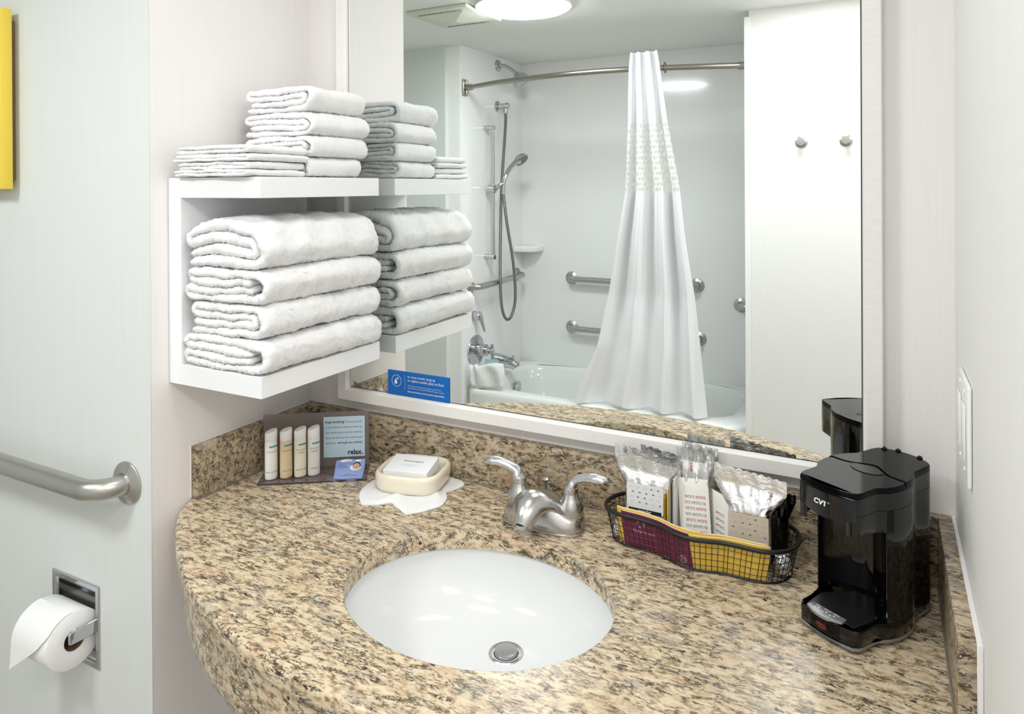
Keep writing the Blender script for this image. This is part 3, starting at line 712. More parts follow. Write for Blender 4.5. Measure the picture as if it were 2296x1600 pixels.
# bottles: flat oval tubes turned a little to the viewer
bx = np.array((.9, -.12, 0)); 
bot = [((.0765, -.1950), m_bottleW, 'white lotion bottle with teal band, leftmost on the acrylic stand', 'Neutrogena', '', 'BODY LOTION'),
       ((.0985, -.1755), m_bottleA, 'amber bath gel bottle with white cap on the acrylic stand', 'Invigorating', '', 'BATH GEL'),
       ((.1200, -.1575), m_bottleC, 'cream conditioner bottle between the amber bottle and the whitish one', 'Neutrogena', 'clean', 'CONDITIONER'),
       ((.1395, -.1390), m_bottleS, 'whitish shampoo bottle with teal band nearest the pale blue card', 'Neutrogena', 'clean', 'SHAMPOO')]
for (cx, cy), mat, lab, w1, w2, w3 in bot:
    b = Thing('toiletry_bottle', lab, 'bottle', (cx, cy, .004), 'toiletry bottles on the acrylic stand')
    a = math.radians(70); X_ = np.array((math.cos(a), math.sin(a), 0))      # wide axis
    Y_ = np.array((math.sin(a), -math.cos(a), 0))
    A_, B_ = .0130, .0098; seg = 32
    def ov(z, k=1.0, sl=0.0):
        return [(k*A_*math.cos(q), k*B_*math.sin(q), z + sl*math.cos(q)) for q in np.linspace(0, 2*math.pi, seg, endpoint=False)]
    def loft(rings):
        V = [p for r in rings for p in r]; n = len(rings)
        F = [[i*seg+k, i*seg+(k+1) % seg, (i+1)*seg+(k+1) % seg, (i+1)*seg+k] for i in range(n-1) for k in range(seg)] + [list(range(seg))[::-1], [(n-1)*seg+k for k in range(seg)]]
        return V, F
    V, F = loft([ov(.0002, .86), ov(.0012, .96), ov(.004, 1.0), ov(.0760, 1.0), ov(.0775, .97)]); mk('bottle_body', xf(V, (cx, cy, .004), X_, Y_, Z1), F, mat, b, angle=50)
    V, F = loft([ov(.0776, .97), ov(.0780, .995), ov(.0930, .99, .0010), ov(.0965, .965, .0024), ov(.0980, .90, .0028)]); mk('cap', xf(V, (cx, cy, .004), X_, Y_, Z1), F, m_cap, b, angle=50)
    # teal band and print wrap round the front
    def wrapstrip(q0, q1, z0, z1, k=1.012, n=14):
        V = []; 
        for q in np.linspace(q0, q1, n): V += [(k*A_*math.cos(q), k*B_*math.sin(q), z0), (k*A_*math.cos(q), k*B_*math.sin(q), z1)]
        return V, [[2*i, 2*i+2, 2*i+3, 2*i+1] for i in range(n-1)]
    q0 = math.radians(58)
    V, F = wrapstrip(math.radians(-35), math.radians(125), .0660, .0695); mk('band', xf(V, (cx, cy, .004), X_, Y_, Z1), F, m_teal, b)
    # print sits on the side turned to the camera
    vdir = np.array((1.1932-cx, -1.2497-cy, 0)); vdir /= np.linalg.norm(vdir)
    ly = np.array((vdir @ X_, vdir @ Y_)); qn = math.atan2(ly[1]/B_, ly[0]/A_)
    # viewer's right is +rt; choose sign so letters are not mirrored
    dq = np.array((-A_*math.sin(qn), B_*math.cos(qn))); wd_ = dq[0]*X_ + dq[1]*Y_
    SG = 1 if wd_ @ np.array((rt.x, rt.y, 0)) > 0 else -1
    def wtext2(s_, size, z, mat_, bold=0):
        cu = bpy.data.curves.new('t', 'FONT'); cu.body = s_; cu.size = size; cu.align_x = 'CENTER'; cu.resolution_u = 2; cu.offset = bold*size
        tt = bpy.data.objects.new('t', cu); COL.objects.link(tt); me = bpy.data.meshes.new_from_object(tt)
        Vt = np.array([v.co[:] for v in me.vertices]); Ft = [list(p.vertices) for p in me.polygons]
        bpy.data.objects.remove(tt); bpy.data.curves.remove(cu)
        q = qn + SG*(Vt[:, 0]/.0118 + .16)
        P = np.c_[1.016*A_*np.cos(q), 1.016*B_*np.sin(q), z + Vt[:, 1]]
        mk('lettering', xf(P, (cx, cy, .004), X_, Y_, Z1), Ft, mat_, b, smooth=False)
    wtext2(w1, .0042, .0565, m_textg)
    if w2: wtext2(w2, .0062, .0500, m_textg)
    wtext2(w3, .0036, .0150, m_textd if w3 != 'x' else m_textg)
# wipe packet leaning on the stand base
wp = Thing('wipe_packet', 'periwinkle blue cleansing wipe packet with a smiling face, on the stand', 'packet', (.204, -.104, .004))
pc = np.array((.2035, -.103, .0125)); pu = np.array((.848, .530, 0)); pn0 = np.array((.53, -.848, 0)); tilt = math.radians(24)
pv = -pn0*math.cos(tilt) + np.array((0, 0, 1))*math.sin(tilt)         # up the packet
pz = np.cross(pu, pv)
def pk(nx=26, ny=20, w=.060, h=.056, th=.0035):
    V = []; F = []
    for side in (1, -1):
        for j in range(ny):
            for i in range(nx):
                u, v = 2*i/(nx-1)-1, 2*j/(ny-1)-1
                b_ = max(0, (1-abs(u)**5)*(1-abs(v)**4))
                edge = 1+.018*math.sin(3*v+u)+(.02*math.sin(14*u) if abs(v) > .95 else 0)
                V.append((u*w/2*edge, v*h/2*(1+.03*math.cos(2.4*u)), side*(th*b_+.0002)+.0012*math.sin(5*u+3*v)*(1-b_)))
    for j in range(ny-1):
        for i in range(nx-1):
            a = j*nx+i; F.append([a, a+1, a+nx+1, a+nx]); a += nx*ny; F.append([a, a+nx, a+nx+1, a+1])
    return V, F
V, F = pk(); mk('film', xf(V, pc, pu, pv, pz), F, m_periw, wp, angle=60)
def pp(u, v, z=.0043): return pc + pu*u + pv*v + pz*z
def ellp(u, v, a, b, z, n=24, q0=0, q1=2*math.pi): return [pp(u+a*math.cos(q), v+b*math.sin(q), z) for q in np.linspace(q0, q1, n, endpoint=False)], [list(range(n))]
V, F = ellp(.0125, .0010, .0115, .0085, .0044); mk('portrait', V, F, m_paper, wp, smooth=False, label='white towel round the printed face')
V, F = ellp(.0145, .0060, .0082, .0098, .0046); mk('portrait', V, F, m_hair, wp, smooth=False, label='dark hair of the printed face')
V, F = ellp(.0140, .0040, .0070, .0082, .0048); mk('portrait', V, F, m_skin, wp, smooth=False, label='printed smiling face')
ft = [ellp(.0112, .0055, .0011, .0005, .0050, 10), ellp(.0168, .0058, .0011, .0005, .0050, 10), ellp(.0140, -.0005, .0024, .0008, .0050, 12, math.pi, 2*math.pi), ellp(.0142, .0028, .0006, .0010, .0050, 8)]
V, F = join(ft); mk('portrait_features', V, F, m_hair, wp, smooth=False, kind='stuff')
V, F = join([ellp(-.0090, .0215, .0125, .0035, .0030), ellp(.016, .0215, .0065, .003, .0030)]); mk('logo_patch', V, F, m_paper, wp, smooth=False, kind='stuff')
text('lettering', 'makeup remover\ncleansing\ntowelettes', .0050, m_textg, wp, pp(-.0240, .0110, .0046), pu, pv)
text('lettering', 'alcohol-free\n25 pre-moistened towelettes', .0034, m_textg, wp, pp(.0, -.0180, .0042), pu, pv, 'CENTER')

# ---------------------------------------------------------------- soap dish on a folded washcloth
def cloth_star(center, radii, n=96, th=.0032, label='', seed=3):
    r = np.random.default_rng(seed); cx, cy = center; V, F = [], []; nr_ = 14
    for side in (1, -1):
        for j in range(nr_):
            for k in range(n):
                a = 2*math.pi*k/n; R = np.interp((math.degrees(a)) % 360, radii[0], radii[1]); q = (j+1)/nr_
                z = .0030 + side*th*.5*(1-q**14) + .0020*math.sin(3*a+q*5)*q*(1-q**6)*(side > 0) + (.0045*max(0, math.sin(a*5+1+3*q))**2*q*(1-q)*4 if side > 0 else 0)
                if side < 0: z = .0006
                V.append((cx+R*q*math.cos(a), cy+R*q*math.sin(a), z + r.normal()*.00045*(side > 0)))
    for s0 in (0, 1):
        b_ = s0*nr_*n
        for j in range(nr_-1):
            for k in range(n):
                f = [b_+j*n+k, b_+j*n+(k+1) % n, b_+(j+1)*n+(k+1) % n, b_+(j+1)*n+k]; F.append(f if s0 == 1 else f[::-1])
        F.append([b_+k for k in range(n)] if s0 == 0 else [b_+k for k in range(n)][::-1])
    F += [[(nr_-1)*n+k, (nr_-1)*n+(k+1) % n, nr_*n+(nr_-1)*n+(k+1) % n, nr_*n+(nr_-1)*n+k] for k in range(n)]
    return V, F
# outline of the cloth seen from above (angle in degrees, reach in metres) round the dish centre
DCX, DCY = .352, -.082
cl = [(.280, -.162), (.300, -.186), (.320, -.203), (.345, -.188), (.362, -.168), (.392, -.184), (.418, -.196), (.440, -.168), (.455, -.138), (.448, -.108), (.430, -.086), (.440, -.062), (.446, -.040), (.430, -.024), (.408, -.0215), (.380, -.0215), (.33, -.024), (.285, -.035), (.272, -.075), (.270, -.12)]
aa = sorted([((math.degrees(math.atan2(y-DCY, x-DCX))) % 360, math.hypot(x-DCX, y-DCY)) for x, y in cl])
A_a = [aa[-1][0]-360] + [a for a, _ in aa] + [aa[0][0]+360]; A_r = [aa[-1][1]] + [r for _, r in aa] + [aa[0][1]]
V, F = cloth_star((DCX, DCY), (A_a, A_r), th=.0045); o = mk('washcloth', V, F, m_terry_fine, center=True, angle=70)
tag(o, 'white washcloth spread under the cream soap dish', 'towel')
sd = Thing('soap_dish', 'cream ceramic soap dish with rounded corners on a white washcloth', 'soap dish', (DCX, DCY, .006))
ga = math.radians(13); gx, gy = np.array((math.cos(ga), math.sin(ga), 0)), np.array((-math.sin(ga), math.cos(ga), 0))
def sq(a, b, z, n=56, e=.54): return [(a*math.copysign(abs(math.cos(q))**e, math.cos(q)), b*math.copysign(abs(math.sin(q))**e, math.sin(q)), z) for q in np.linspace(0, 2*math.pi, n, endpoint=False)]
a0, b0_ = .0690, .0625
rings = [sq(a0*.90, b0_*.90, 0), sq(a0*.94, b0_*.94, .001), sq(a0*.98, b0_*.98, .008), sq(a0, b0_, .020), sq(a0, b0_, .027), sq(a0*.985, b0_*.985, .0315), sq(a0*.955, b0_*.95, .034), sq(a0*.91, b0_*.90, .0345), sq(a0*.865, b0_*.85, .033), sq(a0*.83, b0_*.80, .028), sq(a0*.80, b0_*.77, .018), sq(a0*.74, b0_*.70, .011), sq(a0*.6, b0_*.55, .009), sq(a0*.01, b0_*.01, .0088)]
V = [p for r_ in rings for p in r_]; n = 56
F = [[i*n+k, i*n+(k+1) % n, (i+1)*n+(k+1) % n, (i+1)*n+k] for i in range(len(rings)-1) for k in range(n)] + [list(range(n))[::-1]]
mk('dish_body', xf(V, (DCX, DCY, .0058), gx, gy, Z1), F, m_cream, sd, angle=80)
sb = Thing('soap_box', 'small white soap carton lying tilted in the cream dish', 'box', (.352, -.092, .03))
tl = math.radians(7); sy_ = gy*math.cos(tl) + np.array((0, 0, math.sin(tl))); sz_ = np.cross(gx, sy_)
o_ = np.array((.3545, -.0930, .0405))
V, F = boxg(-.0460, .0460, -.0330, .0330, -.0085, .0085, .0008, 2); mk('carton', xf(V, o_, gx, sy_, sz_), F, m_carton, sb, smooth=False)
V, F = boxg(-.0461, .0461, .0325, .0334, -.0080, .0086); mk('end_flap', xf(V, o_, gx, sy_, sz_), F, m_cartedge, sb, smooth=False)
text('lettering', 'Neutrogena', .0088, m_textg, sb, o_+gx*.002+sy_*.006+sz_*.0088, gx, sy_, 'CENTER')
text('lettering', 'facial cleansing bar\nSOAP', .0046, m_textlb, sb, o_+gx*.001+sy_*(-.008)+sz_*.0088, gx, sy_, 'CENTER')

# ---------------------------------------------------------------- basket
rimP = [(.766, -.094), (.779, -.114), (.802, -.124), (.838, -.127), (.869, -.133), (.898, -.147), (.925, -.153), (.948, -.149), (.972, -.143), (.997, -.142), (1.028, -.142), (1.050, -.134), (1.069, -.114), (1.076, -.085), (1.070, -.055), (1.054, -.036), (1.035, -.029), (1.0, -.031), (.95, -.036), (.92, -.040), (.88, -.036), (.84, -.030), (.80, -.032), (.779, -.045), (.767, -.068)]
rimC = cat(rimP, 8, True); bc = rimC.mean(0)
def ring(k, z): return [(bc[0]+(p[0]-bc[0])*(1-(1-k)*.55), bc[1]+(p[1]-bc[1])*k, z) for p in rimC]
bk = Thing('wire_basket', 'black wire basket with wavy rim holding coffee packets and napkins', 'basket', (bc[0], bc[1], 0))
V, F = tube(ring(1.0, .0530), .0034, 10, True); mk('rim', V, F, m_wire, bk)
V, F = tube(ring(.86, .0018), .0016, 6, True); mk('base_ring', V, F, m_wire, bk)
ws = []
for q in (.2, .4, .6, .8): ws.append(tube(ring(.86+.14*q, .0018+q*.0512), .00055, 5, True))
nR = len(rimC); R1, R0 = ring(1.0, .053), ring(.86, .0018); cum = np.r_[0, np.cumsum([math.dist(R1[i], R1[(i+1) % nR]) for i in range(nR)])]
for s_q in np.arange(0, cum[-1]-.004, .0088):
    i = int(np.searchsorted(cum, s_q, 'right')-1) % nR; ws.append(tube([R1[i], R0[i]], .00055, 5, caps=False))
for x in np.arange(.80, 1.05, .0100): ws.append(tube([(x, -.118-.012*math.exp(-((x-.925)/.05)**2), .0014), (x, -.047, .0014)], .0006, 5, caps=False))
for y in np.arange(-.115, -.045, .0100): ws.append(tube([(.782, y, .0018), (1.062, y, .0018)], .0006, 5, caps=False))
V, F = join(ws); mk('wire_mesh', V, F, m_wire, bk, kind='stuff')
# napkins following the front of the basket
def fpoint(x, off, z):
    k = .86+.14*z/.053
    f_ = rimC[(rimC[:, 1] < -.085)]; y = np.interp((x-bc[0])/(1-(1-k)*.55)+bc[0], f_[np.argsort(f_[:, 0])][:, 0], f_[np.argsort(f_[:, 0])][:, 1])
    return (x, bc[1]+(y-bc[1])*k + off, z)
def napkin(x0, x1, off, z0, z1, th, s0=0.0, s1=0.0, zt=None, nx=40, nz=8):
    V, F = [], []
    for side in (0, 1):
        for j in range(nz):
            q = j/(nz-1)
            for i in range(nx):
                u = i/(nx-1); zz = z0 + ((zt(u) if zt else z1)-z0)*q
                xa, xb = x0 + s0*q, x1 + s1*q; V.append(fpoint(xa+(xb-xa)*u, off+side*th, zz))
    N_ = nx*nz
    for j in range(nz-1):
        for i in range(nx-1):
            a = j*nx+i; F.append([a, a+1, a+nx+1, a+nx]); F.append([N_+a, N_+a+nx, N_+a+nx+1, N_+a+1])
    for i in range(nx-1): F.append([i, N_+i, N_+i+1, i+1]); a = (nz-1)*nx+i; F.append([a, a+1, N_+a+1, N_+a])
    for j in range(nz-1): a = j*nx; F.append([a, a+nx, N_+a+nx, N_+a]); a = j*nx+nx-1; F.append([a, N_+a, N_+a+nx, a+nx])
    return V, F
def nap(name_lab, x0, x1, off, mat, s0=0., s1=0., zt=None, edge=True):
    n_ = Thing('paper_napkin', name_lab, 'napkin', ((x0+x1)/2, -.13, .002))
    V, F = napkin(x0, x1, off, .003, .058, .0011, s0, s1, zt); mk('outer_layer', V, F, mat, n_, angle=50)
    zt2 = (lambda u: (zt(u) if zt else .058)+.0008)
    V, F = napkin(x0+.001, x1-.002, off+.0014, .006, .059, .0008, s0, s1, zt2); mk('inner_layer', V, F, m_paper, n_, angle=50)
    return n_
np1 = nap('plum paper napkin with white print in the front left of the wire basket', .8060, .9270, .0042, m_plum, s0=-.004, s1=-.006, zt=lambda u: .0590-.001*u)
np2 = nap('yellow paper napkin in the front right of the wire basket', .9240, 1.0350, .0046, m_yelp, s0=-.006, s1=.006, zt=lambda u: .0570+.0015*u)
np3 = nap('yellow paper napkin standing behind the plum one in the wire basket', .7960, .9360, .0085, m_yelp, s0=-.004, s1=.004, zt=lambda u: .0615+.0005*math.sin(9*u))
np4 = nap('second yellow paper napkin behind the front right one in the basket', .9150, 1.0300, .0090, m_yelp, s1=.006, zt=lambda u: .0605-.001*u)
def naptext(th, s_, size, x, z, mat, off):
    cu = bpy.data.curves.new('t', 'FONT'); cu.body = s_; cu.size = size; cu.resolution_u = 2
    tt = bpy.data.objects.new('t', cu); COL.objects.link(tt); me = bpy.data.meshes.new_from_object(tt)
    Vt = [fpoint(x+v.co[0], off, z+v.co[1]) for v in me.vertices]; Ft = [list(p.vertices) for p in me.polygons]
    bpy.data.objects.remove(tt); bpy.data.curves.remove(cu); mk('lettering', Vt, Ft, mat, th, smooth=False)
naptext(np1, 'hampton.com', .0068, .8230, .0290, m_textw, .0034)
m_yprint = M('pale_yellow_print', (238, 214, 140), .6)
naptext(np2, 'hampton.com', .0068, .9380, .0290, m_yprint, .0038)
def iconp(th, x, z, w, mat, off, closed=False, gap=True):
    P = [(-w, -.25*w), (-w, .45*w), (-.05*w, .95*w), (w, .55*w), (w, -.20*w), (.7*w, -.45*w)] + ([(-.2*w, -.7*w)] if closed else [])
    segs = [(P[i], P[i+1]) for i in range(len(P)-1)]
    if gap: segs.append(((-.6*w, -.55*w), (.1*w, -.75*w)))
    parts = []
    for (x0, z0), (x1, z1) in segs:
        dx, dz = x1-x0, z1-z0; l_ = math.hypot(dx, dz); nx_, nz_ = -dz/l_*.00045, dx/l_*.00045
        parts.append(([fpoint(x+x0+nx_, off, z+z0+nz_), fpoint(x+x0-nx_, off, z+z0-nz_), fpoint(x+x1-nx_, off, z+z1-nz_), fpoint(x+x1+nx_, off, z+z1+nz_)], [[0, 1, 2, 3]]))
    V, F = join(parts); mk('emblem', V, F, mat, th, smooth=False, kind='stuff')
iconp(np1, .8360, .0425, .0065, m_textw, .0033); iconp(np2, .9560, .0430, .0065, m_yprint, .0037)
def badge(th, x, z, r, mat, off):
    V, F = [], []
    n_ = 28
    for rr in (r*.88, r):
        for k in range(n_): a = 2*math.pi*k/n_; V.append(fpoint(x+rr*math.cos(a), off, z+rr*math.sin(a)))
    F = [[k, (k+1) % n_, n_+(k+1) % n_, n_+k] for k in range(n_)]
    g = [(V, F)]
    for k in range(5):
        zz = z+r*(-.5+.25*k); hw = r*.55
        g.append(([fpoint(x-.05*r, off, zz), fpoint(x+hw, off, zz), fpoint(x+hw, off, zz+.0004), fpoint(x-.05*r, off, zz+.0004)], [[0, 1, 2, 3]]))
    g.append(([fpoint(x-.6*r, off, z-.5*r), fpoint(x-.5*r, off, z-.5*r), fpoint(x-.15*r, off, z+.55*r), fpoint(x-.25*r, off, z+.55*r)], [[0, 1, 2, 3]]))
    V, F = join(g); mk('recycling_badge', V, F, mat, th, smooth=False, kind='stuff')
badge(np1, .9105, .0125, .0062, m_textw, .0033); badge(np2, 1.0180, .0110, .0062, m_yprint, .0037)

def pouch(cx, cy, z0, hgt, bw, tw, th, seal=.20, lean=0.0, tilt=0.0, yawr=0.0, seed=1, nx=40, nz=44, crinkle=.0010, shoulder=.60):
    r = np.random.default_rng(seed); ph = r.uniform(0, 6.28, 8); V, F = [], []
    c, s = math.cos(yawr), math.sin(yawr)
    for side in (1, -1):
        for j in range(nz):
            v = j/(nz-1)
            w = bw + (tw-bw)*min(1, max(0, (v-shoulder)/(1-seal-shoulder+1e-6)))**.8 if v > shoulder else bw*(1-.10*max(0, .12-v)/.12)
            T = th*(1 if v < shoulder else max(0, 1-((v-shoulder)/(1-seal-shoulder)))**.75)
            T *= min(1, (v/.05)**.5) if v < .05 else 1
            for i in range(nx):
                u = 2*i/(nx-1)-1
                prof = (1-abs(u)**(7 if v < shoulder else 3.2))**.5 if abs(u) < 1 else 0
                cr = crinkle*(math.sin(11*u+ph[0]+6*v)*math.sin(9*v+ph[1]) + .6*math.sin(23*u+ph[2])*math.sin(17*v+ph[3]))*(.25 if v < shoulder else 1)
                ridge = .0007*math.sin(v*hgt/.0016*math.pi) if v > 1-seal else 0
                x = u*w/2; y = -side*(T*prof/2) + cr + ridge - side*.00015
                z = v*hgt + (tilt*x*max(0, v-shoulder)/(1-shoulder)) + (.0012*math.sin(u*31+ph[4]) if j == nz-1 else 0)
                y += lean*z + .004*math.sin(u*2.3+ph[5])*max(0, v-shoulder)
                V.append((cx + c*x - s*y, cy + s*x + c*y, z0+z))
    N_ = nx*nz
    for j in range(nz-1):
        for i in range(nx-1):
            a = j*nx+i; F.append([a, a+1, a+nx+1, a+nx]); F.append([N_+a, N_+a+nx, N_+a+nx+1, N_+a+1])
    for j in range(nz-1): a = j*nx; F.append([a, a+nx, N_+a+nx, N_+a]); a += nx-1; F.append([a, N_+a, N_+a+nx, a+nx])
    return V, F
def coffee_pack(lab, cx, cy, hgt, bw, tw, th, lz0, lz1, lw, ml, band, word, foil, seed, tilt=-.10, lean=0.0, yawr=0.0, label_on=True, sh=.60):
    p = Thing('coffee_packet', lab, 'packet', (cx, cy, .003), 'foil coffee packets in the wire basket')
    V, F = pouch(cx, cy, .003, hgt, bw, tw, th, .17, lean, tilt, yawr, seed, shoulder=sh); mk('pouch', V, F, foil, p, angle=40)
    if not label_on: return p
    c, s = math.cos(yawr), math.sin(yawr); ex = np.array((c, s, 0)); ey = np.array((-s, c, 0)); ez = np.array((0, lean, 1.))
    oo = np.array((cx, cy, 0)) - ey*(th/2+.0016)
    def q(x, z): return oo + ex*x + np.array((0, 0, 1.))*z + ey*lean*(z-.003)
    r_ = .005; pts = []
    for (x, z, a0) in ((lw-r_, lz0+r_, -90), (lw-.001, lz1-.001, 0), (-lw+.001, lz1-.001, 90), (-lw+r_, lz0+r_, 180)):
        rr = r_ if z < (lz0+lz1)/2 else .001
        for k in range(5): a = math.radians(a0+22.5*k); pts.append((x+rr*math.cos(a), z+rr*math.sin(a)))
    V = [q(x, z) for x, z in pts] + [q(x, z)-ey*.0004 for x, z in pts]; n = len(pts)
    mk('label', V, [list(range(n))[::-1], [n+i for i in range(n)]] + [[i, (i+1) % n, n+(i+1) % n, n+i] for i in range(n)], ml, p, smooth=False)
    def rect_(x0, x1, z0, z1, mat, nm, d=.0006):
        V = [q(x0, z0)-ey*d, q(x1, z0)-ey*d, q(x1, z1)-ey*d, q(x0, z1)-ey*d]; mk(nm, V, [[0, 1, 2, 3]], mat, p, smooth=False)
    rect_(-lw+.003, lw-.003, lz0+.0002, lz0+.0065, band, 'label_band')
    dots, rings_ = [], []
    rr = np.random.default_rng(seed)
    for j in range(4):
        for i in range(5):
            x = -lw+.008+i*(2*lw-.014)/4.2+(.003 if j % 2 else 0); z = lz1-.006-j*(lz1-lz0-.018)/3.6
            if x > lw-.005: continue
            full = rr.random() < .5; n_ = 12; E = [(q(x+.0021*math.cos(a), z+.0011*math.sin(a))-ey*.0007) for a in np.linspace(0, 2*math.pi, n_, endpoint=False)]
            if full: dots.append((E, [list(range(n_))]))
            else:
                E2 = [(q(x+.0026*math.cos(a), z+.0015*math.sin(a))-ey*.0007) for a in np.linspace(0, 2*math.pi, n_, endpoint=False)]
                rings_.append((E2+[(q(x+.0023*math.cos(a), z+.0012*math.sin(a))-ey*.0007) for a in np.linspace(0, 2*math.pi, n_, endpoint=False)], [[k, (k+1) % n_, n_+(k+1) % n_, n_+k] for k in range(n_)]))
    if dots: V, F = join(dots); mk('printed_dots', V, F, m_textg, p, smooth=False, kind='stuff')
    if rings_: V, F = join(rings_); mk('printed_outlines', V, F, m_labelg, p, smooth=False, kind='stuff')
    text('lettering', word, .0080, m_textw, p, q(0, lz0+.0006)-ey*.0009, ex, (0, 0, 1), 'CENTER', bold=.01)
    return p
coffee_pack('silver foil coffee packet with whitish label at the left front of the basket', .8350, -.0800, .132, .070, .104, .026, .050, .098, .0315, m_label, m_navy, 'regular', m_foil2, 5)
coffee_pack('silver foil packet standing directly behind the left front one', .8230, -.0560, .137, .072, .108, .018, 0, 0, 0, None, None, '', m_foil, 8, tilt=-.10, label_on=False)
coffee_pack('crumpled silver foil packet at the back of the basket near the mirror', .8620, -.0440, .137, .078, .098, .012, 0, 0, 0, None, None, '', m_foil, 12, tilt=-.15, label_on=False)
coffee_pack('silver foil decaf packet with beige label at the right of the basket', 1.0030, -.0850, .144, .066, .110, .030, .038, .086, .0305, m_labelb, m_green, 'decaf', m_foil, 21, tilt=-.14)
p = Thing('coffee_packet', 'dark foil packet behind the decaf packet at the right end of the basket', 'packet', (1.035, -.060, .003), 'foil coffee packets in the wire basket')
V, F = pouch(1.0330, -.0600, .003, .112, .050, .072, .022, .12, 0, -.2, .35, 33); mk('pouch', V, F, m_foild, p, angle=40)
p = Thing('foil_sachet', 'small crumpled silver sachet lying at the right end of the basket', 'packet', (1.052, -.09, .003))
V, F = pouch(1.0520, -.0960, .003, .030, .024, .022, .020, .1, 0, 0, .8, 41, 16, 16, .003); mk('pouch', V, F, m_foil, p, angle=30)
p = Thing('foil_sachet', 'small crumpled silver sachet lying at the left end of the basket', 'packet', (.79, -.095, .003))
V, F = pouch(.7900, -.0980, .003, .026, .014, .012, .016, .1, 0, 0, -.8, 43, 16, 16, .003); mk('pouch', V, F, m_foil, p, angle=30)
# sugar kit
sg = Thing('sugar_packet', 'white sugar packet with red and grey lettering printed upside down', 'packet', (.918, -.075, .003))
sgx, sgz = np.array((.996, -.02, -.085)), np.array((-.085, .10, .99)); sgz /= np.linalg.norm(sgz); sgx -= sgz*(sgx@sgz); sgx /= np.linalg.norm(sgx); sgy = np.cross(sgz, sgx)
so = np.array((.9150, -.0800, .060))
V, F = [], []
def pillow(w, h, th, nx=14, nz=20):
    V, F = [], []
    for side in (1, -1):
        for j in range(nz):
            for i in range(nx):
                u, v = 2*i/(nx-1)-1, 2*j/(nz-1)-1; b_ = max(0, (1-abs(u)**4)*(1-abs(v)**8))
                V.append((u*w/2, -side*(th/2*b_+.0001), v*h/2))
    for j in range(nz-1):
        for i in range(nx-1):
            a = j*nx+i; F.append([a, a+1, a+nx+1, a+nx]); a += nx*nz; F.append([a, a+nx, a+nx+1, a+1])
    return V, F
V, F = pillow(.050, .112, .006); mk('paper_sachet', xf(V, so, sgx, sgy, sgz), F, m_paper, sg, angle=60)
for k in range(7):
    s_t = 'SUGAR SUGAR' if k % 2 == 0 else 'SU SUGAR SUG'
    text('lettering', s_t, .0064, m_red if k % 2 == 0 else m_textg, sg, so + sgx*.0200 - sgy*.0034 + sgz*(.0300-.0092*k), -sgx, -sgz, fit=.034)
text('lettering', 'SUGAR SUGAR', .0064, m_textg, sg, so + sgx*.0190 - sgy*.0034 + sgz*(-.0440), -sgx, -sgz, spacing=.92)
V, F = boxg(-.0235, -.0185, -.0036, -.0034, -.034, -.0305); mk('print_mark', xf(V, so, sgx, sgy, sgz), F, m_textd, sg, smooth=False)
sg2 = Thing('sugar_packet', 'second white sugar packet standing turned, right of the front sugar packet', 'packet', (.955, -.075, .003))
q_ = math.radians(38); ax2 = np.array((math.cos(q_), -math.sin(q_), 0)); so2 = np.array((.9560, -.0800, .052)); ay2 = np.cross((0, 0, 1), ax2)
V, F = pillow(.040, .100, .004); mk('paper_sachet', xf(V, so2, ax2, ay2, (0, 0, 1)), F, m_paper, sg2, angle=60)
for k in range(5): text('lettering', 'SUGAR', .0064, m_textg if k % 2 else m_red, sg2, so2 + ax2*.012 - ay2*.0024 + np.array((0, 0, .020-.0100*k)), -ax2, (0, 0, -1))
kt = Thing('condiment_kit', 'clear crinkled plastic sleeve round the sugar and stirrer kit', 'sleeve', (.915, -.06, .003))
V, F = pouch(.9130, -.0670, .004, .152, .062, .068, .030, .06, .06, -.10, 0, 61, 30, 36, .0030, .70); mk('plastic_sleeve', V, F, m_film, kt, angle=40)
V, F = pouch(.9150, -.0400, .095, .066, .056, .062, .008, .2, .0, -.05, 0, 67, 26, 22, .0050, .2); mk('crumpled_top', V, F, m_filmv, kt, angle=30)
p = Thing('stirrer_packet', 'thin white packet with a red tab behind the sugar packet', 'packet', (.905, -.055, .003))
V, F = boxg(.890, .930, -.0560, -.0540, .004, .136, .0004, 1); mk('paper_sleeve', V, F, m_paper, p, smooth=False)
V, F = boxg(.9020, .9060, -.0566, -.0561, .120, .134); mk('red_tab', V, F, m_red, p, smooth=False)
p = Thing('creamer_packet', 'narrow yellow and plum packet wedged between left foil and sugar packet', 'packet', (.878, -.085, .003))
V, F = boxg(.8745, .8765, -.1000, -.0620, .004, .100, .0004, 1); mk('paper_sleeve', V, F, m_yelp, p, smooth=False)
V, F = boxg(.8775, .8795, -.1000, -.0600, .004, .118, .0004, 1); mk('paper_sleeve', V, F, m_labelg, p, smooth=False, label='greyish plum sleeve')
for k, (xx, mm) in enumerate(((.8825, m_label), (.8850, m_paper))):
    V, F = boxg(xx, xx+.0015, -.0960, -.0560, .004, .110+.008*k, .0004, 1); mk('paper_sleeve', V, F, mm, p, smooth=False)

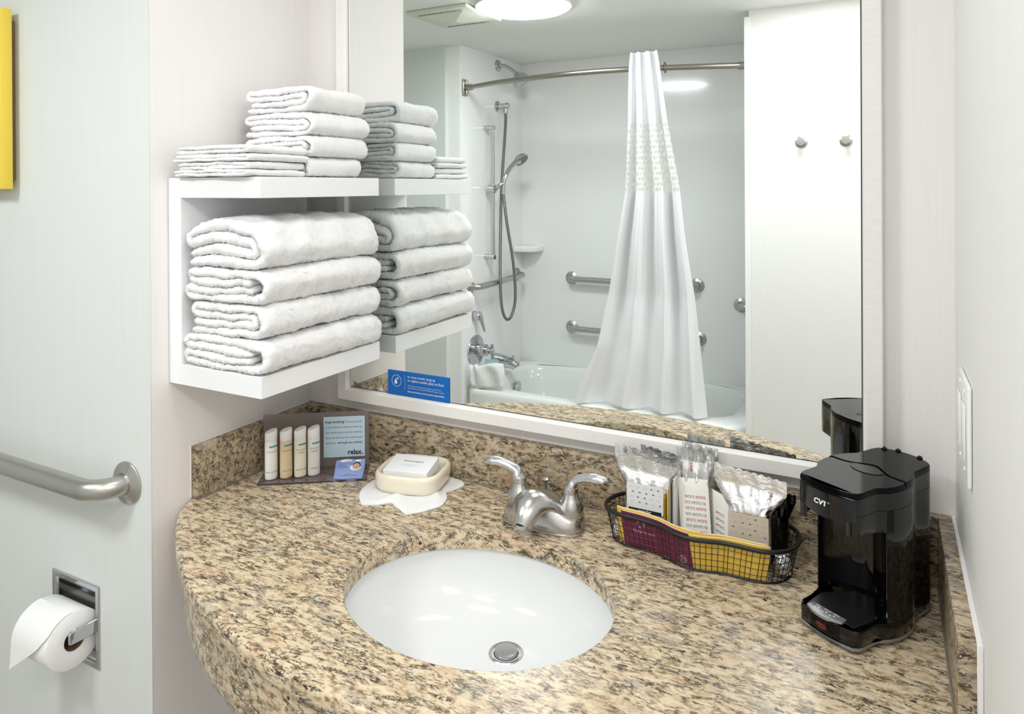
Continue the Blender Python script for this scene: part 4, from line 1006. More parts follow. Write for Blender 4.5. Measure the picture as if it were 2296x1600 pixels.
# ---------------------------------------------------------------- coffee maker
cmx, cmy = np.array((.857, -.515, 0)), np.array((.515, .857, 0)); cmo = np.array((1.0880, -.2060, 0))
cm = Thing('coffee_maker', 'glossy black single-cup coffee maker on the granite at the right', 'coffee maker', (1.17, -.155, 0))
outline = [(.006, -.0015), (.022, -.0065), (.0435, -.0085), (.065, -.0065), (.081, -.0015), (.0868, .006), (.0875, .028), (.0885, .040), (.0945, .050), (.0990, .064), (.1005, .080), (.0990, .096), (.0955, .110), (.0890, .124), (.0862, .130), (.0850, .150), (.0835, .170), (.0780, .180), (.060, .188), (.0435, .190)]
outline = outline + [(.087-x, y) for x, y in outline[-2::-1]]
oc = cat(outline, 4, True)
def scl(P, k, c=(.0435, .09)): return [(c[0]+(x-c[0])*k, c[1]+(y-c[1])*k) for x, y in P]
def cmk(nm, g, mat, **kw): return mk(nm, xf(g[0], cmo, cmx, cmy, Z1), g[1], mat, cm, **kw)
cmk('base_rim', prism(scl(oc, 1.012), .0045, .0085, .0008), m_grey)
ft_ = []
for x, y in ((.012, .010), (.075, .010), (.092, .085), (.075, .172), (.012, .172), (-.005, .085)):
    V, F = lathe([(.005, 0), (.0045, .0048)], (x, y, 0), seg=14); cmk('foot', (V, F), m_grey)
cmk('base', prism(oc, .0085, .0300, .0018), m_black)
# tower with concave front wall
yb_ = .050
back = [p for p in oc if p[1] >= yb_]
def order_tower():
    pr = [p for p in oc[:len(oc)//2+1] if p[1] >= yb_]; pl_ = [p for p in oc[len(oc)//2+1:] if p[1] >= yb_]
    arc = [(-.0060+.099*t_, yb_ + .040*math.sin(math.pi*t_)**.7) for t_ in np.linspace(0, 1, 17)]
    return [tuple(p) for p in pr] + [tuple(p) for p in pl_] + arc
cmk('tower', prism(order_tower(), .0302, .1500), m_black)
cmk('water_tank', prism(order_tower(), .1500, .1760), m_black)
# side cheeks of the brew head, reaching forward over the tray
def cheek(sgn):
    e = [p for p in oc if (p[0]-.0435)*sgn > .03 and p[1] < .062]; e = sorted([tuple(p) for p in e], key=lambda p: p[1])
    V, F = [], []; n = len(e)
    for (x, y) in e:
        k = (.0435+(x-.0435)*.93, y+.001); zlo = .1500 + .0 * y
        if y > .030: zlo = .1500 - (y-.030)*.1
        V += [(x, y, zlo), (x, y, .1760), (k[0], k[1], .1760), (k[0], k[1], zlo)]
    for i in range(n-1):
        for k in range(4): F.append([4*i+k, 4*(i+1)+k, 4*(i+1)+(k+1) % 4, 4*i+(k+1) % 4])
    F += [[0, 1, 2, 3], [4*n-1, 4*n-2, 4*n-3, 4*n-4]]; return V, F
cmk('side_cheek', cheek(1), m_black); cmk('side_cheek', cheek(-1), m_black)
cmk('brew_head', prism(oc, .1760, .1985, .0006, 1), m_black)
V, F = lathe([(.020, .176), (.020, .168), (.012, .160), (.006, .158)], (.0435, .030, 0), seg=24); cmk('nozzle', (V, F), m_blackm)
# top: front deck and rear lid with a seam between, gently domed
def dome(P, z0, z1, hgt, c=(.0435, .09)):
    n = len(P); V, F = [], []; rr = [(1.0, z0), (1.0, z1-.0035), (.992, z1-.001), (.975, z1)]
    cc = (sum(p[0] for p in P)/n, sum(p[1] for p in P)/n)
    for k, z in rr: V += [(cc[0]+(x-cc[0])*k, cc[1]+(y-cc[1])*k, z) for x, y in P]
    F = [[i*n+k, i*n+(k+1) % n, (i+1)*n+(k+1) % n, (i+1)*n+k] for i in range(len(rr)-1) for k in range(n)] + [[(len(rr)-1)*n+k for k in range(n)], list(range(n))[::-1]]
    return V, F
half = len(oc)//2
ys_ = .082
rear_r = [tuple(p) for p in oc[:half+1] if p[1] >= ys_]; rear_l = [tuple(p) for p in oc[half+1:] if p[1] >= ys_]
notch = [(-.0120+.0, ys_)]
seam = [(.0435+.056*math.cos(math.pi*t_) if t_ < .3 or t_ > .7 else .0435+.056*math.cos(math.pi*t_), ys_ + .006 + .020*math.exp(-((t_-.5)/.12)**2)) for t_ in np.linspace(.97, .03, 25)]
cmk('lid', dome(rear_r + rear_l + [(x, y) for x, y in seam], .1990, .2070, .0018), m_black_lid, angle=30)
front_l = [tuple(p) for p in oc[half+1:] if p[1] < ys_-.0008]; front_r = [tuple(p) for p in oc[:half+1] if p[1] < ys_-.0008]
seam2 = [(x, y-.0012) for x, y in seam[::-1]]
cmk('top_deck', dome(front_l + front_r + seam2, .1990, .2060, .0006), m_black_lid, angle=30)
V, F = prism([(.0435+.023*math.cos(a), .0985-.011+(.016 if math.sin(a) < 0 else .010)*math.sin(a)) for a in np.linspace(0, 2*math.pi, 28, endpoint=False)], .2050, .2068); cmk('finger_recess', (V, F), m_blackm)
for (x, y) in ((.030, .187), (.062, .186), (.014, .178)):
    V, F = lathe([(.0035, .196), (.0040, .2085), (.0015, .2105)], (x, y, 0), seg=14); cmk('hinge_knob', (V, F), m_black)
# front glossy fascia and print
fz = lambda x: -.0085*(1-((x-.0435)/.040)**2)*.85-.0022
def fascia():
    V, F = [], []; xs_ = np.linspace(.0035, .0835, 26)
    for x in xs_:
        zb_ = .1700 - .006*math.sin(math.pi*(x-.0035)/.080); y = fz(x)
        V += [(x, y-.0008, zb_), (x, y-.0008, .1968), (x, y+.006, .1968), (x, y+.006, zb_)]
    n = len(xs_)
    for i in range(n-1):
        for k in range(4): F.append([4*i+k, 4*i+(k+1) % 4, 4*(i+1)+(k+1) % 4, 4*(i+1)+k])
    F += [[3, 2, 1, 0], [4*n-4, 4*n-3, 4*n-2, 4*n-1]]; return V, F
cmk('fascia', fascia(), m_black, angle=30)
def cmt(s_, size, x, z, mat, bold=0, sx=1.0):
    cu = bpy.data.curves.new('t', 'FONT'); cu.body = s_; cu.size = size; cu.resolution_u = 3; cu.offset = bold*size; cu.align_x = 'CENTER'; cu.shear = .15
    tt = bpy.data.objects.new('t', cu); COL.objects.link(tt); me = bpy.data.meshes.new_from_object(tt)
    Vt = [(x+v.co[0]*sx, fz(x+v.co[0]*sx)-.0012, z+v.co[1]) for v in me.vertices]; Ft = [list(p.vertices) for p in me.polygons]
    bpy.data.objects.remove(tt); bpy.data.curves.remove(cu); cmk('lettering', (Vt, Ft), mat, smooth=False)
cmt('CV1', .0092, .0390, .1790, m_textw, .04, 1.15); cmk('lettering', ([(.0446, fz(.0446)-.0013, .1832), (.0472, fz(.0472)-.0013, .1842), (.0472, fz(.0472)-.0013, .1857), (.0444, fz(.0444)-.0013, .1844)], [[0, 1, 2, 3]]), m_textw, smooth=False); cmt('®', .0030, .0515, .1835, m_textw)
# serving area: cup deck, silver key plate, indicator
cmk('drip_deck', prism([(x, y) for x, y in [(.010, .004), (.077, .004), (.082, .040)] + [(.082-.077*t_, .040+.042*math.sin(math.pi*t_)**.8) for t_ in np.linspace(0, 1, 14)][1:]], .0290, .0306, .0004, 1), m_blackm)
kp = [(.0130+.052*t_, -.0002-.0095*math.sin(math.pi*(t_*.86+.07))) for t_ in np.linspace(0, 1, 18)]
kp = kp + [(.0640, .0095), (.0140, .0095)]
cmk('key_plate', prism(kp, .0280, .0326, .0006), m_silverpl)
dd_ = []
for (x, y) in ((.024, .0005), (.028, .0032), (.036, -.0012), (.040, .0015), (.047, -.0008), (.051, .0018)):
    V, F = lathe([(.0011, .0326), (.0011, .0329), (.0002, .0330)], (x, y, 0), seg=10); dd_.append((V, F))
V, F = join(dd_); cmk('indicator_dots', (V, F), m_textw, kind='stuff')
for k, s_t in enumerate(('8oz', 'brew', '10oz')): text('lettering', s_t, .0048, m_textw, cm, cmo + cmx*(.0215+.0125*k) + cmy*.0052 + np.array((0, 0, .0329)), cmx, cmy)
V, F = [], []
for a in np.linspace(0, 2*math.pi, 22, endpoint=False):
    x = .0400+.0085*math.cos(a); V.append((x, fz(x)-.0012, .0190+.0042*math.sin(a)))
V2 = [(x, y+.002, z) for x, y, z in V]; cmk('indicator_light', (V+V2, [list(range(22))] + [[i, (i+1) % 22, 22+(i+1) % 22, 22+i][::-1] for i in range(22)]), m_redl)

# slim metal strip behind the coffee maker
o = mk('metal_strip', *tube([(1.0925, -.0470, .0042), (1.098, -.0370, .0052), (1.112, -.0290, .0042)], .0024, 8, flat=(1, .5)), m_satin, center=True)
tag(o, 'slim silver metal strip peeking out behind the coffee maker on the counter', 'utensil')

# ---------------------------------------------------------------- switch plate on the right wall
sw_ = Thing('switch_plate', 'white two-gang switch plate on the side wall above the coffee maker', 'switch', (W+.005-.004, -.18, .226))
V, F = boxg(W+.005-.0055, W+.005-.0005, -.2360, -.1220, .2300, .3540, .0024, 3); mk('plate', V, F, m_switch, sw_)
for yc in (-.148, -.204):
    V, F = boxg(W+.005-.0085, W+.005-.0053, yc-.0165, yc+.0165, .2590, .3260, .0020, 2); mk('rocker', V, F, m_switch, sw_)
for yc in (-.148, -.204):
    for zc in (.2440, .3410):
        V, F = lathe([(.0030, 0), (.0026, .0010), (.0005, .0013)], (W+.005-.0055, yc, zc), (0, 1, 0), (0, 0, 1), (-1, 0, 0), 14); mk('screw', V, F, m_switch, sw_)

# ---------------------------------------------------------------- left wall: grab bar, paper holder, canvas
def flange(o, ax, ay, az, r=.040, mat=m_steel):
    return lathe([(r, .0005), (r, .0028), (r*.96, .0045), (r*.60, .0085), (r*.54, .0105), (r*.50, .0105)], o, ax, ay, az, 32)
gb = Thing('grab_bar', 'satin steel grab bar with round flange on the wall left of the vanity', 'grab bar', (-.35, -L-.03, .03))
V, F = flange((-.0675, -L, .0480), (1, 0, 0), (0, 0, 1), (0, -1, 0), .0400); mk('flange', V, F, m_steel, gb)
rb = .050; yb2 = -L-.058
P = [(-.0675, -L-.002, .048)] + [(-.0675-rb+rb*math.cos(a), yb2+rb-rb*math.sin(a), .048) for a in np.linspace(0, math.pi/2, 14)] + [(-.20, yb2, .048), (-.40, yb2, .048), (-.60, yb2, .048)] + [(-.765+rb-rb*math.sin(a), yb2+rb-rb*math.cos(a), .048) for a in np.linspace(0, math.pi/2, 14)] + [(-.765, -L-.002, .048)]
V, F = tube(P, .0188, 22); mk('bar', V, F, m_steel, gb)
V, F = flange((-.765, -L, .0480), (1, 0, 0), (0, 0, 1), (0, -1, 0), .0400); mk('flange', V, F, m_steel, gb)

tp = Thing('paper_holder', 'chrome recessed toilet paper holder set in the wall under the grab bar', 'paper holder', (-.232, -L, -.334))
V, F = [], []
fr = [(.0, -.0005), (.0, -.0020), (.0022, -.0034), (.010, -.0034), (.013, -.0016), (.0155, .002)]
R0_ = (-.310, -.155, -.333, -.171)
for d_, y in fr:
    V += [(R0_[0]+d_, -L+y, R0_[2]+d_), (R0_[1]-d_, -L+y, R0_[2]+d_), (R0_[1]-d_, -L+y, R0_[3]-d_), (R0_[0]+d_, -L+y, R0_[3]-d_)]
F = [[4*i+k, 4*i+(k+1) % 4, 4*(i+1)+(k+1) % 4, 4*(i+1)+k] for i in range(len(fr)-1) for k in range(4)]
mk('face_frame', V, F, m_chrome, tp, smooth=False)
V, F = [], []
prof = [(-.2945, -.1705)]
a_, b_ = (-.2950, -.1700), (-.318, -.186)
V = []
for t_ in np.linspace(0, math.pi, 14): V += [(a_[0], -L+.001+.050*math.sin(t_), (b_[0]+b_[1])/2-(b_[1]-b_[0])/2*math.cos(t_)), (a_[1], -L+.001+.050*math.sin(t_), (b_[0]+b_[1])/2-(b_[1]-b_[0])/2*math.cos(t_))]
F = [[2*i, 2*i+1, 2*i+3, 2*i+2] for i in range(13)] + [[2*i for i in range(14)], [2*i+1 for i in range(14)][::-1]]
mk('recess', V, F, m_chrome, tp, angle=60)
for x in (-.1660, -.2960):
    sgn = 1 if x > -.2 else -1
    V = []; 
    for (y, z, hh) in ((.002, -.2470, .0130), (-.030, -.2470, .0125), (-.054, -.2470, .0105)):
        V += [(x-.0035, -L+y, z-hh), (x+.0035, -L+y, z-hh), (x+.0035, -L+y, z+hh), (x-.0035, -L+y, z+hh)]
    F = [[3, 2, 1, 0], [8, 9, 10, 11]] + [[4*i+k, 4*i+(k+1) % 4, 4*(i+1)+(k+1) % 4, 4*(i+1)+k] for i in range(2) for k in range(4)]
    V, F = bev(V, F, .0022, 3); mk('arm', V, F, m_chrome, tp)
RY, RZ, RR = -L-.0370, -.2470, .0535
V, F = lathe([(.0085, -.2925), (.0085, -.1700)], (0, RY, RZ), (0, 1, 0), (0, 0, 1), (1, 0, 0), 20); mk('spindle', V, F, m_spindle, tp)
tr = Thing('toilet_paper', 'white toilet paper roll with its loose end hanging from the wall holder', 'toilet paper', (-.23, RY, RZ-RR))
RX0, RX1 = -.2780, -.1760
RY2, RZ2 = RY, RZ-.0112
V, F = lathe([(.0200, RX0), (RR-.001, RX0), (RR, RX0+.001), (RR, RX1-.001), (RR-.001, RX1), (.0200, RX1)], (0, RY2, RZ2), (0, 1, 0), (0, 0, 1), (1, 0, 0), 64)
F = F[:-2]; mk('roll', V, F, m_tissue, tr, angle=50)
V, F = lathe([(.0200, RX0+.0005), (.0200, RX1-.0005), (.0192, RX1-.0005), (.0192, RX0+.0005)], (0, RY2, RZ2), (0, 1, 0), (0, 0, 1), (1, 0, 0), 40)
F = F[:-2]; mk('core', V, F, m_core, tr)
# loose sheet: leaves the front of the roll and hangs as a pointed flap
V, F = [], []; nu, nv = 18, 22
for j in range(nv):
    q = j/(nv-1)
    if q < .45:
        a = math.radians(95 + 78*(q/.45)); r_ = RR+.0012+.003*(q/.45); y = RY2 + r_*math.cos(a); z = RZ2 + r_*math.sin(a)
    else:
        k = (q-.45)/.55; y = RY2 - (RR+.0042) - .004*k; z = RZ2 + (RR+.004)*math.sin(math.radians(173)) - .056*k
    for i in range(nu):
        u = i/(nu-1); xr_e = RX1 - .0005 if q < .30 else RX1 - (RX1-RX0)*.97*((q-.30)/.70)**1.05
        x = RX0-.001 + (xr_e-RX0+.001)*u; V.append((x, y - .004*math.sin(u*2.2)*max(0, q-.45), z))
F = [[j*nu+i, j*nu+i+1, (j+1)*nu+i+1, (j+1)*nu+i] for j in range(nv-1) for i in range(nu-1)]
n_ = len(V); V2 = [(x, y-.0004, z) for x, y, z in V]; F2 = [[n_+a for a in f][::-1] for f in F]
mk('loose_sheet', V+V2, F+F2, m_tissue, tr, angle=60)

cv = Thing('wall_canvas', 'yellow stretched canvas at the left edge, mounted on the wall', 'picture', (-.62, -L-.02, .60))
V, F = boxg(-.82, -.418, -L-.0380, -L-.0150, .6010, .9760, .0012, 2); mk('canvas', V, F, m_yellow, cv)
V, F = boxg(-.815, -.423, -L-.0386, -L-.0382, .6060, .9710); mk('front_face', V, F, m_pale, cv, smooth=False)
V, F = boxg(-.80, -.436, -L-.0150, -L-.0008, .6200, .9560); mk('stretcher', V, F, m_core, cv, smooth=False)

# ---------------------------------------------------------------- coat hooks on the opposite wall
for i, (x, lab) in enumerate(((.880, 'brushed steel robe hook on the opposite wall, nearer the tub'), (1.053, 'brushed steel robe hook on the opposite wall, farther from the tub'))):
    h_ = Thing('robe_hook', lab, 'hook', (x, -D1, .787), 'robe hooks on the opposite wall')
    V, F = lathe([(.025, .0005), (.025, .005), (.014, .012), (.011, .026), (.0125, .030)], (x, -D1, .787), (1, 0, 0), (0, 0, 1), (0, 1, 0), 32); mk('hook_base', V, F, m_steel, h_)
    V, F = lathe([(.0125, .030), (.0165, .034), (.0170, .043), (.0155, .045), (.001, .0455)], (x, -D1, .787), (1, 0, 0), (0, 0, 1), (0, 1, 0), 32); mk('hook_knob', V, F, m_steel, h_)

# ---------------------------------------------------------------- bathtub
TBZ = -.487
tub = Thing('bathtub', 'white enamel alcove bathtub behind the shower curtain', 'bathtub', (-.10, -2.42, FZ))
x0, x1, y0, y1 = XT-.001, XR+.001, -D2-.001, -D1-.019
def rr_(cx, cy, a, b, n=64, e=.5): return [(cx+a*math.copysign(abs(math.cos(q))**e, math.cos(q)), cy+b*math.copysign(abs(math.sin(q))**e, math.sin(q))) for q in np.linspace(0, 2*math.pi, n, endpoint=False)]
cx, cy = (x0+x1)/2, (y0+y1)/2; n = 64
def rect_ring(d_):
    out = []
    for q in np.linspace(0, 2*math.pi, n, endpoint=False):
        c, s = math.cos(q), math.sin(q); a, b = (x1-x0)/2-d_, (y1-y0)/2-d_; k = min(a/abs(c) if abs(c) > 1e-6 else 9, b/abs(s) if abs(s) > 1e-6 else 9); out.append((cx+c*k, cy+s*k))
    return out
hx, hy = (x1-x0)/2, (y1-y0)/2; icx, icy = cx-.005, cy-.012
lev = [(rect_ring(0), FZ+.001), (rect_ring(0), TBZ-.028), (rect_ring(.003), TBZ-.010), (rect_ring(.012), TBZ-.001), (rect_ring(.02), TBZ), (rr_(icx, icy, hx-.070, hy-.058, n, .42), TBZ), (rr_(icx, icy, hx-.080, hy-.070, n, .42), TBZ-.004), (rr_(icx, icy, hx-.088, hy-.080, n, .45), TBZ-.018), (rr_(icx, icy, hx-.105, hy-.095, n, .5), TBZ-.10), (rr_(icx, icy, hx-.14, hy-.125, n, .55), TBZ-.26), (rr_(icx, icy, hx-.20, hy-.17, n, .6), TBZ-.33), (rr_(icx, icy, .02, .02, n, 1), TBZ-.345)]
V = [(x, y, z) for P, z in lev for x, y in P]
F = [[i*n+k, i*n+(k+1) % n, (i+1)*n+(k+1) % n, (i+1)*n+k] for i in range(len(lev)-1) for k in range(n)] + [[(len(lev)-1)*n+k for k in range(n)]]
mk('tub_shell', V, F, m_tub, tub, angle=50)
V, F = lathe([(.038, 0), (.038, .004), (.034, .010), (.001, .012)], (x0+.108, -2.505, -.583), (0, 1, 0), (0, 0, 1), (.97, 0, .24), 32); mk('overflow_plate', V, F, m_chrome, tub)
V, F = lathe([(.004, .011), (.004, .014), (.001, .015)], (x0+.108, -2.505, -.602), (0, 1, 0), (0, 0, 1), (.97, 0, .24), 12); mk('screw', V, F, m_chrome, tub)

# ---------------------------------------------------------------- shower fittings on the left tub wall
XN = ((0, 1, 0), (0, 0, 1), (1, 0, 0))
va = Thing('shower_valve', 'round chrome shower valve with lever on the tub end wall', 'valve', (XT, -2.204, -.312))
V, F = lathe([(.088, .0005), (.088, .004), (.084, .008), (.045, .010), (.040, .012)], (XT, -2.204, -.312), *XN, 44); mk('escutcheon', V, F, m_chrome, va)
V, F = lathe([(.034, .010), (.034, .050), (.031, .052), (.031, .056), (.034, .058), (.034, .070), (.020, .072), (.020, .092), (.013, .094), (.013, .118), (.001, .119)], (XT, -2.204, -.306), *XN, 30); mk('valve_hub', V, F, m_chrome, va)
V, F = tube([(XT+.108, -2.204, -.268), (XT+.108, -2.204, -.306), (XT+.112, -2.208, -.372)], [.010, .010, .009], 14); mk('lever', V, F, m_chrome, va)
sp = Thing('tub_spout', 'chrome tub spout with diverter knob below the shower valve', 'spout', (XT, -2.413, -.44))
P = cat([(XT+.002, -2.413, -.404), (XT+.05, -2.413, -.408), (XT+.10, -2.413, -.415), (XT+.135, -2.413, -.424), (XT+.150, -2.413, -.440)], 5)
V, F = tube(P, np.interp(np.linspace(0, 1, len(P)), [0, .5, .85, 1], [.036, .033, .029, .024]), 22); mk('spout_body', V, F, m_chrome, sp)
V, F = lathe([(.004, 0), (.004, .020), (.009, .022), (.009, .026), (.001, .027)], (XT+.128, -2.413, -.400), seg=16); mk('diverter_knob', V, F, m_chrome, sp)
dv = Thing('diverter_lever', 'chrome diverter lever on the end wall, under the towel shelf reflection', 'valve', (XT, -2.187, -.12))
V, F = lathe([(.030, .0005), (.028, .008), (.024, .010), (.024, .040), (.020, .044), (.001, .046)], (XT, -2.187, -.115), *XN, 26); mk('hub', V, F, m_chrome, dv)
V, F = tube([(XT+.034, -2.187, -.090), (XT+.038, -2.190, -.115), (XT+.052, -2.196, -.160), (XT+.062, -2.200, -.200)], [.010, .015, .010, .006], 12); mk('lever', V, F, m_chrome, dv)
# slide bar and hand shower
sbr = Thing('slide_bar', 'thin vertical chrome slide bar on the tub end wall', 'slide bar', (XT+.06, -2.42, .19))
V, F = tube([(XT+.055, -2.321, .196), (XT+.055, -2.321, .945)], .0085, 14); mk('bar', V, F, m_chrome, sbr)
for z in (.202, .939):
    V, F = tube([(XT+.001, -2.321, z), (XT+.064, -2.321, z)], .0145, 16); mk('bracket', V, F, m_chrome, sbr)
V, F = lathe([(.024, -.03), (.024, .012), (.018, .016), (.001, .017)], (XT+.055, -2.321, .590), *XN, 20); mk('slider', V, F, m_chrome, sbr)
V, F = tube([(XT+.070, -2.321, .592), (XT+.092, -2.330, .612), (XT+.104, -2.345, .622)], .011, 12); mk('slider_arm', V, F, m_chrome, sbr)
hs_ = Thing('hand_shower', 'chrome hand shower with grey spray face on its long metal hose', 'shower', (XT+.1, -2.45, .0))
P = cat([(XT+.104, -2.350, .560), (XT+.104, -2.352, .605), (XT+.110, -2.362, .655), (XT+.122, -2.395, .705), (XT+.138, -2.435, .742), (XT+.148, -2.462, .756)], 6)
V, F = tube(P, np.interp(np.linspace(0, 1, len(P)), [0, .3, .8, 1], [.011, .013, .015, .020]), 16); mk('handle', V, F, m_chrome, hs_)
hd = np.array((.66, .10, -.74)); hd /= np.linalg.norm(hd); hxv = np.cross(hd, (0, 1, 0)); hxv /= np.linalg.norm(hxv); hyv = np.cross(hd, hxv)
hc = np.array((XT+.152, -2.478, .762))
V, F = lathe([(.012, -.030), (.034, -.018), (.046, -.004), (.048, .006), (.044, .010)], hc, hxv, hyv, hd, 32); mk('head', V, F, m_chrome, hs_)
V, F = lathe([(.043, .0095), (.042, .0125), (.001, .0130)], hc, hxv, hyv, hd, 32); mk('spray_face', V, F, m_grey, hs_)
P = cat([(XT+.055, -2.473, 1.035), (XT+.058, -2.465, .95), (XT+.066, -2.400, .60), (XT+.074, -2.365, .25), (XT+.080, -2.354, .03), (XT+.084, -2.366, -.10), (XT+.095, -2.400, -.165), (XT+.112, -2.435, -.140), (XT+.128, -2.446, -.04), (XT+.128, -2.425, .15), (XT+.114, -2.372, .40), (XT+.104, -2.350, .565)], 10)
V, F = tube(P, .0085, 10); mk('hose', V, F, m_hose, hs_)
V, F = lathe([(.034, .0005), (.034, .004), (.026, .010)], (XT, -2.473, 1.078), *XN, 28); mk('wall_flange', V, F, m_chrome, hs_)
V, F = lathe([(.018, .004), (.018, .050), (.020, .052), (.020, .072), (.016, .076)], (XT, -2.473, 1.078), *XN, 20); mk('supply_elbow', V, F, m_chrome, hs_)
V, F = lathe([(.014, -.045), (.016, -.020), (.014, 0)], (XT+.055, -2.473, 1.078), seg=16); mk('hose_nut', V, F, m_chrome, hs_)
sa = Thing('fixed_shower', 'chrome fixed shower head and arm high on the tub end wall', 'shower', (XT, -2.48, 1.2))
V, F = lathe([(.036, .0005), (.034, .006), (.020, .012)], (XT, -2.481, 1.322), *XN, 28); mk('wall_flange', V, F, m_chrome, sa)
P = cat([(XT+.004, -2.481, 1.322), (XT+.05, -2.481, 1.315), (XT+.10, -2.481, 1.285), (XT+.125, -2.481, 1.262)], 6); V, F = tube(P, .0115, 14); mk('arm', V, F, m_chrome, sa)
ad = np.array((.62, 0, -.78)); ax_ = np.array((0, 1., 0)); ay_ = np.cross(ad, ax_)
V, F = lathe([(.016, -.005), (.020, .006), (.022, .014), (.040, .026), (.050, .040), (.051, .062), (.044, .068), (.040, .064), (.001, .063)], (XT+.122, -2.481, 1.264), ax_, ay_, ad, 32); mk('head', V, F, m_chrome, sa)
# grab bars round the tub
def pts_n(p): a, b = np.array(p[0], float), np.array(p[1], float); return (b-a)/np.linalg.norm(b-a)
def gbar(lab, pts, fl, mat=m_steel, r=.0175, fr_=.040):
    g = Thing('grab_bar', lab, 'grab bar', pts[len(pts)//2], 'grab bars round the tub')
    a_, b_, c_ = np.array(pts[0], float), np.array(pts[3], float), np.array(pts[-4], float); d_ = np.array(pts[-1], float); rb_ = .038
    na_ = pts_n(pts); e1 = (c_-b_)/np.linalg.norm(c_-b_)
    Q = [a_] + [a_ + na_*(.012+rb_*math.sin(q)) + e1*rb_*(1-math.cos(q)) for q in np.linspace(0, math.pi/2, 9)]
    Q2 = [d_] + [d_ + na_*(.012+rb_*math.sin(q)) - e1*rb_*(1-math.cos(q)) for q in np.linspace(0, math.pi/2, 9)]
    V, F = tube(Q + [(Q[-1]*2+Q2[-1])/3, (Q[-1]+Q2[-1]*2)/3] + Q2[::-1], r, 18); mk('bar', V, F, mat, g)
    for o_, A in fl:
        V, F = flange(o_, *A, fr_); mk('flange', V, F, mat, g)
YN = ((1, 0, 0), (0, 0, 1), (0, 1, 0))
def hb_(lab, xa, xb, z):
    gbar(lab, [(xa, -D2+.004, z), (xa, -D2+.030, z), (xa+.012, -D2+.048, z), (xa+.035, -D2+.054, z), (xb-.035, -D2+.054, z), (xb-.012, -D2+.048, z), (xb, -D2+.030, z), (xb, -D2+.004, z)], [((xa, -D2, z), YN), ((xb, -D2, z), YN)])
hb_('upper horizontal steel grab bar on the back wall of the tub, behind the curtain', -.500, .262, .044)
hb_('lower horizontal steel grab bar on the back wall of the tub', -.500, .272, -.255)
gbar('upright steel grab bar on the back wall at the right end of the tub', [(.615, -D2+.004, -.052), (.615, -D2+.030, -.052), (.603, -D2+.048, -.052), (.590, -D2+.054, -.052), (.545, -D2+.054, -.052), (.520, -D2+.048, -.052), (.505, -D2+.030, -.052), (.500, -D2+.004, -.052)], [((.500, -D2, -.050), YN)])
gbar('steel grab bar on the tub end wall below the slide bar', [(XT+.004, -2.715, .058), (XT+.030, -2.715, .058), (XT+.048, -2.703, .058), (XT+.054, -2.68, .057), (XT+.054, -2.20, .050), (XT+.048, -2.162, .050), (XT+.030, -2.15, .050), (XT+.004, -2.15, .050)], [((XT, -2.715, .058), XN), ((XT, -2.15, .050), XN)])
# corner soap shelf
V, F = [], []
P = [(XT+.001, -D2+.001), (XT+.150, -D2+.001)] + [(XT+.150*math.cos(a)**.7, -D2+.001+.13*math.sin(a)**.7) for a in np.linspace(.06, math.pi/2-.02, 12)] + [(XT+.001, -D2+.131)]
V, F = prism(P, .200, .236, .008, 3); o = mk('corner_shelf', V, F, m_surround, center=True); tag(o, 'white moulded corner shelf in the tub surround beside the hand shower hose', 'shelf')

# ---------------------------------------------------------------- curtain rod and curtain
RODZ = 1.145
rp = cat([(XT+.030, -2.100, RODZ), (-.60, -2.025, RODZ), (-.413, -1.982, RODZ), (-.12, -1.945, RODZ), (.160, -1.968, RODZ), (.411, -2.040, RODZ), (.600, -2.105, RODZ), (XR-.004, -2.125, RODZ)], 10)
cr = Thing('curtain_rod', 'bowed brushed nickel shower curtain rod over the tub', 'curtain rod', (-.1, -2.0, RODZ))
V, F = tube(rp, .0135, 16); mk('rod', V, F, m_rod, cr)
V, F = boxg(XT+.0005, XT+.012, -2.122, -2.074, RODZ-.045, RODZ+.045, .006, 3); mk('bracket_plate', V, F, m_rod, cr)
V, F = tube([(XT+.010, -2.098, RODZ), (XT+.052, -2.098, RODZ)], .018, 16); mk('bracket_cup', V, F, m_rod, cr)
V, F = tube([(XT+.016, -2.098, RODZ-.036), (XT+.016, -2.098, RODZ+.036)], .009, 12); mk('bracket_rib', V, F, m_rod, cr)
V, F = tube([(XR-.040, -2.119, RODZ), (XR-.001, -2.123, RODZ)], .018, 16); mk('bracket_cup', V, F, m_rod, cr)
cu_ = Thing('shower_curtain', 'white gathered shower curtain with a sheer patterned window band', 'curtain', (.2, -2.03, TBZ))
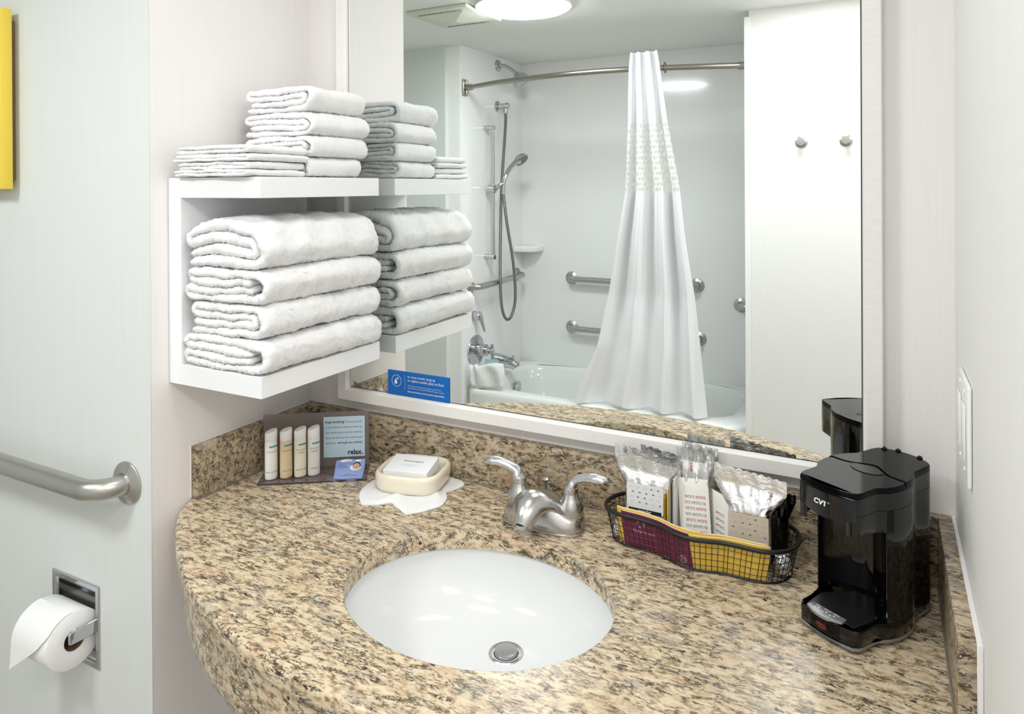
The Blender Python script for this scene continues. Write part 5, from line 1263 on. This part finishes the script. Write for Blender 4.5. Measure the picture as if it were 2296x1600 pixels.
def curt(z0, z1, nz, name, mat, uv=False, nu=150):
    zs = [1.212, 1.145, .893, .574, .365, .130, -.185, -.440, -.500]
    xl = [.160, .150, .132, .098, .052, .003, -.070, -.185, -.200]
    xr = [.292, .300, .322, .368, .384, .410, .440, .466, .470]
    V, F, UV = [], [], []
    for j in range(nz):
        z = z1+(z0-z1)*j/(nz-1); a = np.interp(-z, [-q for q in zs], xl); b = np.interp(-z, [-q for q in zs], xr)
        q = (1.212-z)/1.7
        yc = -1.925-.175*min(1, q*1.5)
        amp = .014+.022*q
        for i in range(nu):
            u = i/(nu-1); ph = 2*math.pi*(3.6*u + .16*math.sin(5*u+2*q))
            x = a+(b-a)*(u + .030*math.sin(ph*1.0+.6)*(1-q*.5)); y = yc + amp*math.sin(ph)*(1-.25*math.cos(2*ph)) + .006*math.sin(3*ph+7*q)
            zz = z + (.012*math.sin(ph+1)*q if j == nz-1 and z0 < 0 else 0)
            V.append((x, y, zz)); UV.append((u, (z-z0)/(z1-z0)))
    F = [[j*nu+i, (j+1)*nu+i, (j+1)*nu+i+1, j*nu+i+1] for j in range(nz-1) for i in range(nu-1)]
    o = mk(name, V, F, mat, cu_, angle=180)
    if uv:
        l_ = o.data.uv_layers.new(name='UVMap'); li = np.zeros(len(o.data.loops), int); o.data.loops.foreach_get('vertex_index', li)
        l_.data.foreach_set('uv', np.array(UV)[li].ravel())
    return o
curt(.893, 1.212, 20, 'curtain_header', m_curt); curt(.574, .893, 16, 'window_band', m_band, True); curt(-.470, .574, 60, 'curtain_skirt', m_curt)
V, F = disc_ring((.303, -1.998, RODZ), (0, 0, 1), (0, 1, 0), .016, .026); V2 = [(x+.003, y, z) for x, y, z in V]; n_ = len(V)
mk('grommet', V+V2, F+[[n_+a for a in f][::-1] for f in F], m_grey, cu_)

# damp washcloth and card on the tub rim corner
cw = Thing('bath_cloth', 'white cloth folded over the corner of the tub rim below the valve', 'towel', (-.73, -2.10, TBZ))
def puff(x0, x1, y0, y1, z0, z1, seed, nx=30, nz=22, slope=0.0):
    r = np.random.default_rng(seed); V, F = [], []
    for side in (1, -1):
        for j in range(nz):
            for i in range(nx):
                u, v = i/(nx-1), j/(nz-1); e = max(0, 1-(2*u-1)**8)*max(0, 1-(2*v-1)**8)
                b_ = math.sqrt(e); w = .006*math.sin(9*u+4*v+seed)*e + r.normal()*.0006
                V.append((x0+(x1-x0)*u + .004*math.sin(7*v+seed), (y0+y1)/2 + side*((y1-y0)/2*b_) + w, z0+(z1-z0)*v + slope*(u-.5) + .005*math.sin(6*u+seed)*v))
    N_ = nx*nz
    for j in range(nz-1):
        for i in range(nx-1):
            a = j*nx+i; F.append([a, a+nx, a+nx+1, a+1]); F.append([N_+a, N_+a+1, N_+a+nx+1, N_+a+nx])
    for i in range(nx-1): F.append([i, i+1, N_+i+1, N_+i]); a = (nz-1)*nx+i; F.append([a, N_+a, N_+a+1, a+1])
    for j in range(nz-1): a = j*nx; F.append([a, N_+a, N_+a+nx, a+nx]); a += nx-1; F.append([a, a+nx, N_+a+nx, N_+a])
    return V, F
V, F = puff(-.775, -.600, -2.118, -2.078, TBZ+.008, -.350, 4, slope=.030); mk('fold', V, F, m_terry_fine, cw, angle=70)
V, F = puff(-.812, -.760, -2.114, -2.082, TBZ+.006, -.362, 9, 14, 22); mk('fold', V, F, m_terry_fine, cw, angle=70)
V, F = boxg(-.730, -.650, -2.125, -2.119, -.372, -.330); mk('card_edge', V, F, m_cartedge, cw, smooth=False)
